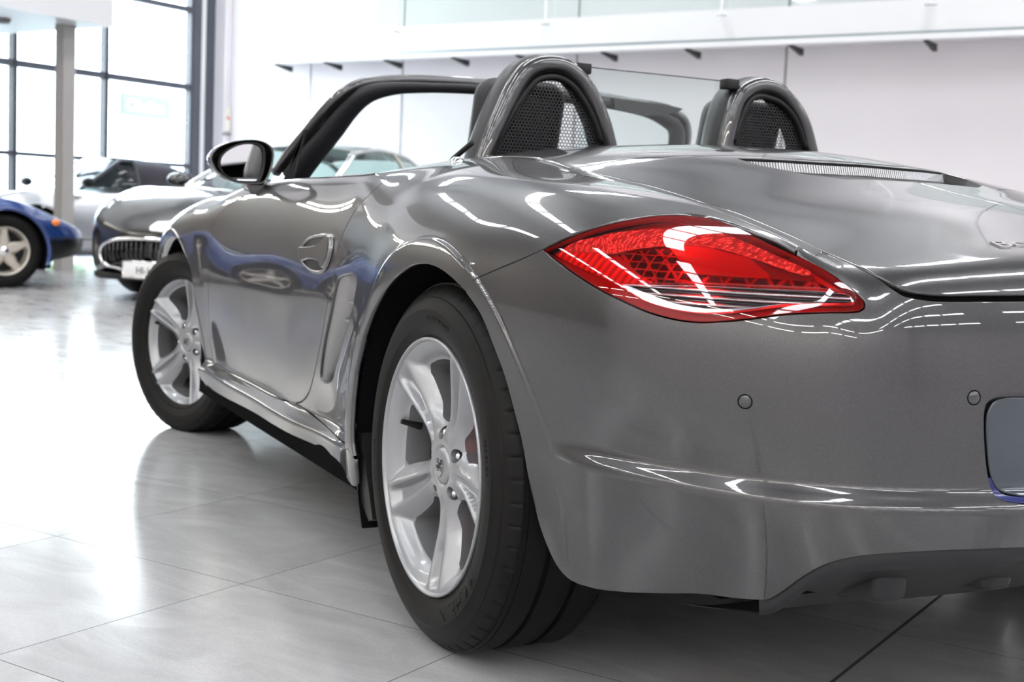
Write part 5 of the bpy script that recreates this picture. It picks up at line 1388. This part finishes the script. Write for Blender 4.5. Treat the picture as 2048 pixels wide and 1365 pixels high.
def greenhouse(parent, cfg, roofmat, glassmat, pillarmat):
    """cfg: base outline and roof outline splines; strips of glass between painted pillars"""
    b = cfg['base']; r = cfg['roof']        # lists of (x, halfwidth, z), rear -> front
    rows_b = catmull(b, 6); rows_r = catmull(r, 6); n = len(rows_b)
    V = []; m = 6
    rows = []
    for p, q in zip(rows_b, rows_r):
        row = []
        for k in range(m+1):
            t = k/m; bulge = .028*sin(pi*t)
            row.append((p[0]+(q[0]-p[0])*t, p[1]+(q[1]-p[1])*t+bulge, p[2]+(q[2]-p[2])*t))
        rows.append(row)
    Vs, Fs = loft(rows)
    Vs = np.array(Vs); Vm = np.concatenate([Vs, Vs*np.array([1, -1, 1])]); Fm = Fs+[tuple(i+len(Vs) for i in f[::-1]) for f in Fs]
    obj('side_window', Vs, Fs, glassmat, parent, True); obj('side_window', Vs*np.array([1, -1, 1]), [f[::-1] for f in Fs], glassmat, parent, True)
    # roof
    rr = []
    for q in rows_r:
        rr.append([(q[0], q[1]*cos(a), q[2]+.05*sin(a)*min(1, q[1]/.5)) for a in np.linspace(0, pi, 13)])
    V, F = loft(rr); obj('roof' if roofmat is not MT['softtop'] else 'soft_top', V, F, roofmat, parent, True)
    # front and rear screens
    for idx, nm in ((-1, 'windscreen'), (0, 'rear_window')):
        p = rows_b[idx]; q = rows_r[idx]; bow = .16 if idx else -.10
        scr = []
        for k in range(7):
            t = k/6; row = []
            for j in range(13):
                s = -1+2*j/12; hw = p[1]+(q[1]-p[1])*t
                row.append((p[0]+(q[0]-p[0])*t+bow*(1-s*s)*(1-t*.55), hw*s, p[2]+(q[2]-p[2])*t+.05*(1-s*s)*t))
            scr.append(row)
        V, F = loft(scr); obj(nm, V, F, glassmat if not (roofmat is MT['softtop'] and idx == 0) else roofmat, parent, True)
        for sg in (1, -1):
            pa = [(p[0], p[1]*sg, p[2]), ((p[0]+q[0])/2, (p[1]+q[1])/2*sg+.012*sg, (p[2]+q[2])/2), (q[0], q[1]*sg, q[2])]
            V, F = sweep(catmull(pa, 5), [(.035*cos(a), .022*sin(a)) for a in np.linspace(0, 2*pi, 10, endpoint=False)]); obj('pillar', V, F, pillarmat, parent, True)
    for sg in (1, -1):
        V, F = sweep([(q[0], q[1]*sg, q[2]) for q in rows_r], circ(.020, 8)); obj('roof_rail', V, F, pillarmat, parent, True)
    for xb in cfg.get('bpillar', []):
        i = int(np.argmin([abs(p[0]-xb) for p in rows_b])); p, q = rows_b[i], rows_r[i]
        for sg in (1, -1):
            V, F = sweep([(p[0], (p[1]+.004)*sg, p[2]), (q[0], (q[1]+.006)*sg, q[2])], [(.032*cos(a), .014*sin(a)) for a in np.linspace(0, 2*pi, 8, endpoint=False)]); obj('pillar', V, F, MT['oldalloy'] if cfg.get('light_b') else pillarmat, parent, True)
    for sg in (1, -1):
        bm = bmesh.new(); box(bm, -.30, -.16, .16*sg-.0 if sg > 0 else -.62, .62 if sg > 0 else -.16, .5, 1.0, .05, 3); bobj('seat', bm, MT['leather'], parent, sharp=60)
def ellipsoid(name, c, r, mat, parent, rot=None, seg=20):
    bm = bmesh.new(); bmesh.ops.create_uvsphere(bm, u_segments=seg, v_segments=seg//2, radius=1)
    M_ = Matrix.Translation(c) @ (rot if rot else Matrix.Identity(4)) @ Matrix.Diagonal((*r, 1))
    return bobj(name, bm, mat, parent, matrix=M_)
# --- blue wedge sports car
az = radians(-78)
bc_front = Vector((9.80, .80, 0)); fwd = Vector((cos(az), sin(az), 0)); left = Vector((-sin(az), cos(az), 0))
WBb = 2.35
org = bc_front-fwd*(WBb/2)+left*.80
BL = thing('blue_sports_car', 'deep blue low wedge-nosed sports car with warm silver star wheels at the left edge', 'car', tuple(org), az)
cfg = dict(x=(-2.10, 2.02), rf=.42, rr=.25, fz=.72, c=dict(
    w=[(-2.1, .78), (-1.3, .86), (-.6, .84), (0, .83), (.8, .84), (1.17, .85), (1.6, .80), (2.02, .70)],
    zt=[(-2.1, .72), (-1.6, .86), (-1.0, .90), (-.3, .88), (.3, .83), (.8, .76), (1.17, .72), (1.6, .60), (2.02, .49)],
    zs=[(-2.1, .66), (-1.6, .78), (-1.17, .82), (-.5, .72), (.3, .70), (.8, .73), (1.17, .76), (1.6, .62), (2.02, .47)],
    zb=[(-2.1, .30), (-1.2, .19), (0, .17), (1.17, .19), (1.6, .24), (2.02, .31)]), arch=[(1.175, .31, .355), (-1.175, .31, .365)])
car_shell(BL, MT['blue_paint'], cfg, MT['black'], lambda x: .42 if x > 0 else .34)
greenhouse(BL, dict(base=[(-1.0, .56, .86), (-.5, .66, .84), (.0, .70, .82), (.62, .68, .78)], roof=[(-.62, .46, 1.06), (-.4, .52, 1.08), (-.15, .53, 1.08), (.08, .52, 1.05)], bpillar=[-.45]), MT['blue_paint'], MT['tint'], MT['black'])
for sx__ in (1, -1):
    for yy, sg in ((.80, 1), (-.80, -1)): simple_wheel(BL, 1.175*sx__, yy, .315, .318, .205, .21, 'star', sg, alloy='oldalloy')
ellipsoid('side_marker', (1.60, -.805, .57), (.036, .014, .030), MT['amber'], BL)
bm = bmesh.new(); box(bm, 1.55, 2.00, -.83, -.76, .425, .437); bobj('trim_line', bm, MT['trim'], BL, smooth=False)
# --- black coupe with oval grille
az = radians(131); fc = Vector((8.16, -.09, 0)); fwd = Vector((cos(az), sin(az), 0))
MB_ = thing('black_coupe', 'black coupe with a wide oval chrome-edged grille facing the camera, partly behind the convertible', 'car', tuple(fc-fwd*2.42), az)
cfg = dict(x=(-2.42, 2.42), rf=.62, rr=.45, c=dict(
    w=[(-2.42, .82), (-1.5, .93), (-.6, .91), (.4, .90), (1.45, .93), (2.0, .88), (2.42, .80)],
    zt=[(-2.42, .93), (-1.9, 1.00), (-1.2, 1.02), (-.5, .98), (.4, .96), (.9, .95), (1.4, .92), (1.9, .84), (2.42, .66)],
    zs=[(-2.42, .84), (-1.5, .93), (-.8, .86), (.2, .84), (.9, .86), (1.45, .90), (1.9, .78), (2.42, .62)],
    zb=[(-2.42, .30), (-1.4, .20), (0, .17), (1.4, .18), (2.0, .18), (2.42, .22)]), arch=[(1.46, .35, .385), (-1.48, .35, .385)])
car_shell(MB_, MT['black_paint'], cfg)
greenhouse(MB_, dict(base=[(-1.75, .55, 1.0), (-1.2, .72, .98), (-.5, .78, .94), (.2, .78, .93), (1.02, .72, .93)], roof=[(-1.05, .50, 1.24), (-.7, .55, 1.30), (-.3, .58, 1.335), (.0, .58, 1.335), (.30, .55, 1.29)], bpillar=[-.62], light_b=True), MT['black_paint'], MT['tint'], MT['chrome'])
for sx__ in (1.46, -1.48):
    for yy, sg in ((.89, 1), (-.89, -1)): simple_wheel(MB_, sx__, yy, .35, .35, .245, .25, 'multi', sg)
def oval(cx_, z0, ry, rz, n=40, p=2.4):
    return [(np.sign(cos(a))*abs(cos(a))**(2/p)*ry, z0+np.sign(sin(a))*abs(sin(a))**(2/p)*rz) for a in np.linspace(0, 2*pi, n, endpoint=False)]
def nose_x(y, z): return 2.40-.34*abs(y/.8)**2.2-.25*max(0, z-.50)
from mathutils.bvhtree import BVHTree
_b = [c for c in MB_.children if c.name.startswith('body')][0].data
_bv = BVHTree.FromPolygons([tuple(v.co) for v in _b.vertices], [tuple(p.vertices) for p in _b.polygons])
def nose_x(y, z):
    h = _bv.ray_cast(Vector((4, y, z)), Vector((-1, 0, 0)))
    return h[0].x if h[0] else 2.3
ov = oval(0, .365, .52, .135)
P = [(nose_x(y, z)+.012, y, z) for y, z in ov]
V, F = sweep(P, circ(.016, 8), closed=True, up=(1, 0, 0)); gr_ = obj('grille', V, F, MT['chrome'], MB_, True)
k = len(P); V = [(nose_x(0, .365)+.008, 0, .365)]+[(nose_x(y*.5, .365+(z-.365)*.5)+.008, y*.5, .365+(z-.365)*.5) for x, y, z in P]+[(x-.004, y, z) for x, y, z in P]; obj('grille_opening', V, [(0, i+1, (i+1) % k+1) for i in range(k)]+[(1+i, 1+k+i, 1+k+(i+1) % k, 1+(i+1) % k) for i in range(k)], MT['dark'], gr_, False)
for j in range(-10, 11):
    y = j*.048; hz = .128*(1-abs(y/.52)**2.4)**(1/2.4)
    V, F = sweep([(nose_x(y, .365-hz)+.008, y, .365-hz), (nose_x(y, .365)+.018, y, .365), (nose_x(y, .365+hz)+.008, y, .365+hz)], [(.006*cos(a), .012*sin(a)) for a in np.linspace(0, 2*pi, 6, endpoint=False)]); obj('grille_bar', V, F, MT['black_gloss'], gr_, True)
for sg in (1, -1):
    ellipsoid('headlamp', (1.98, .68*sg, .735), (.20, .085, .07), MT['lampglass'], MB_, Matrix.Rotation(-.45*sg, 4, 'Z') @ Matrix.Rotation(.35, 4, 'Y'))
    ellipsoid('fog_lamp', (2.16, .64*sg, .36), (.03, .06, .06), MT['lampglass'], MB_)
    ellipsoid('door_mirror', (.78, .99*sg, .99), (.075, .11, .07), MT['black_paint'], MB_)
    V, F = sweep([(.80, .80*sg, .92), (.80, .93*sg, .96)], circ(.02, 8)); obj('mirror_foot', V, F, MT['black_paint'], MB_, True)
bm = bmesh.new(); box(bm, 2.455, 2.47, -.19, .19, .205, .315, .004); pn = bobj('number_plate', bm, pr('white_plate', (.75, .75, .74), .4), MB_, sharp=40)
tv, tf = text_mesh('HI-1', .075, .001); tv = [(2.472+z, x, .232+y) for x, y, z in tv]
obj('plate_characters', tv, tf, MT['black'], pn, False)
V, F = sweep([(2.462, y, z) for y, z in ((-.2, .198), (.2, .198), (.2, .323), (-.2, .323))], circ(.008, 6), closed=True, up=(1, 0, 0)); obj('plate_frame', V, F, MT['chrome'], pn, True)
V, F = sweep([(nose_x(y, .26)-.03, y, .19) for y in np.linspace(-.75, .75, 15)], [(.02*cos(a), .03*sin(a)) for a in np.linspace(0, 2*pi, 8, endpoint=False)]); obj('front_splitter', V, F, MT['black'], MB_, True)
# --- silver cabriolet with dark soft top
az = radians(105); cc = Vector((14.55, -1.0, 0)); fwd = Vector((cos(az), sin(az), 0))
SV = thing('silver_cabriolet', 'silver cabriolet with a closed dark fabric roof behind the grey post', 'car', tuple(cc+fwd*.25), az)
cfg = dict(x=(-2.15, 2.2), rf=.6, rr=.5, c=dict(
    w=[(-2.15, .80), (-1.3, .91), (-.5, .86), (.4, .86), (1.25, .89), (1.8, .84), (2.2, .74)],
    zt=[(-2.15, .80), (-1.7, .93), (-1.1, .98), (-.4, .95), (.5, .92), (1.0, .84), (1.5, .76), (2.2, .58)],
    zs=[(-2.15, .74), (-1.4, .88), (-.8, .86), (.2, .84), (.9, .83), (1.3, .85), (1.8, .72), (2.2, .54)],
    zb=[(-2.15, .30), (-1.2, .19), (0, .17), (1.2, .18), (2.2, .24)]), arch=[(1.22, .33, .365), (-1.18, .33, .375)])
car_shell(SV, MT['silver_paint'], cfg)
greenhouse(SV, dict(base=[(-.05, .735, .92), (.15, .735, .92), (.35, .73, .915), (.64, .69, .90)], roof=[(-.03, .60, 1.24), (.0, .60, 1.25), (.06, .60, 1.25), (.14, .58, 1.24)]), MT['softtop'], MT['tint'], MT['frame_dark'])
rows = []
for x, hw, zb_, zt_ in ((-1.25, .52, .96, .98), (-1.05, .62, .95, 1.08), (-.8, .68, .94, 1.19), (-.5, .71, .93, 1.27), (-.2, .725, .92, 1.30), (.05, .72, .93, 1.295), (.2, .64, 1.18, 1.26)):
    rows.append([(x, hw*cos(a)*(1 if True else 1), zb_+(zt_-zb_)*abs(sin(a))**.55) for a in np.linspace(0, pi, 17)])
rows = [list(r) for r in zip(*[catmull([np.array(r[j]) for r in rows], 4) for j in range(17)])]
V, F = loft([[tuple(p) for p in r] for r in rows]); obj('soft_top', V, F, MT['softtop'], SV, True)
for sx__ in (1.22, -1.18):
    for yy, sg in ((.86, 1), (-.86, -1)): simple_wheel(SV, sx__, yy, .33, .33, .23, .24, 'multi', sg)
for sg in (1, -1):
    ellipsoid('door_mirror', (.66, .94*sg, .97), (.07, .10, .06), MT['black'], SV)
    ellipsoid('headlamp', (1.86, .62*sg, .66), (.12, .11, .07), MT['lampglass'], SV, Matrix.Rotation(.5, 4, 'Y'))
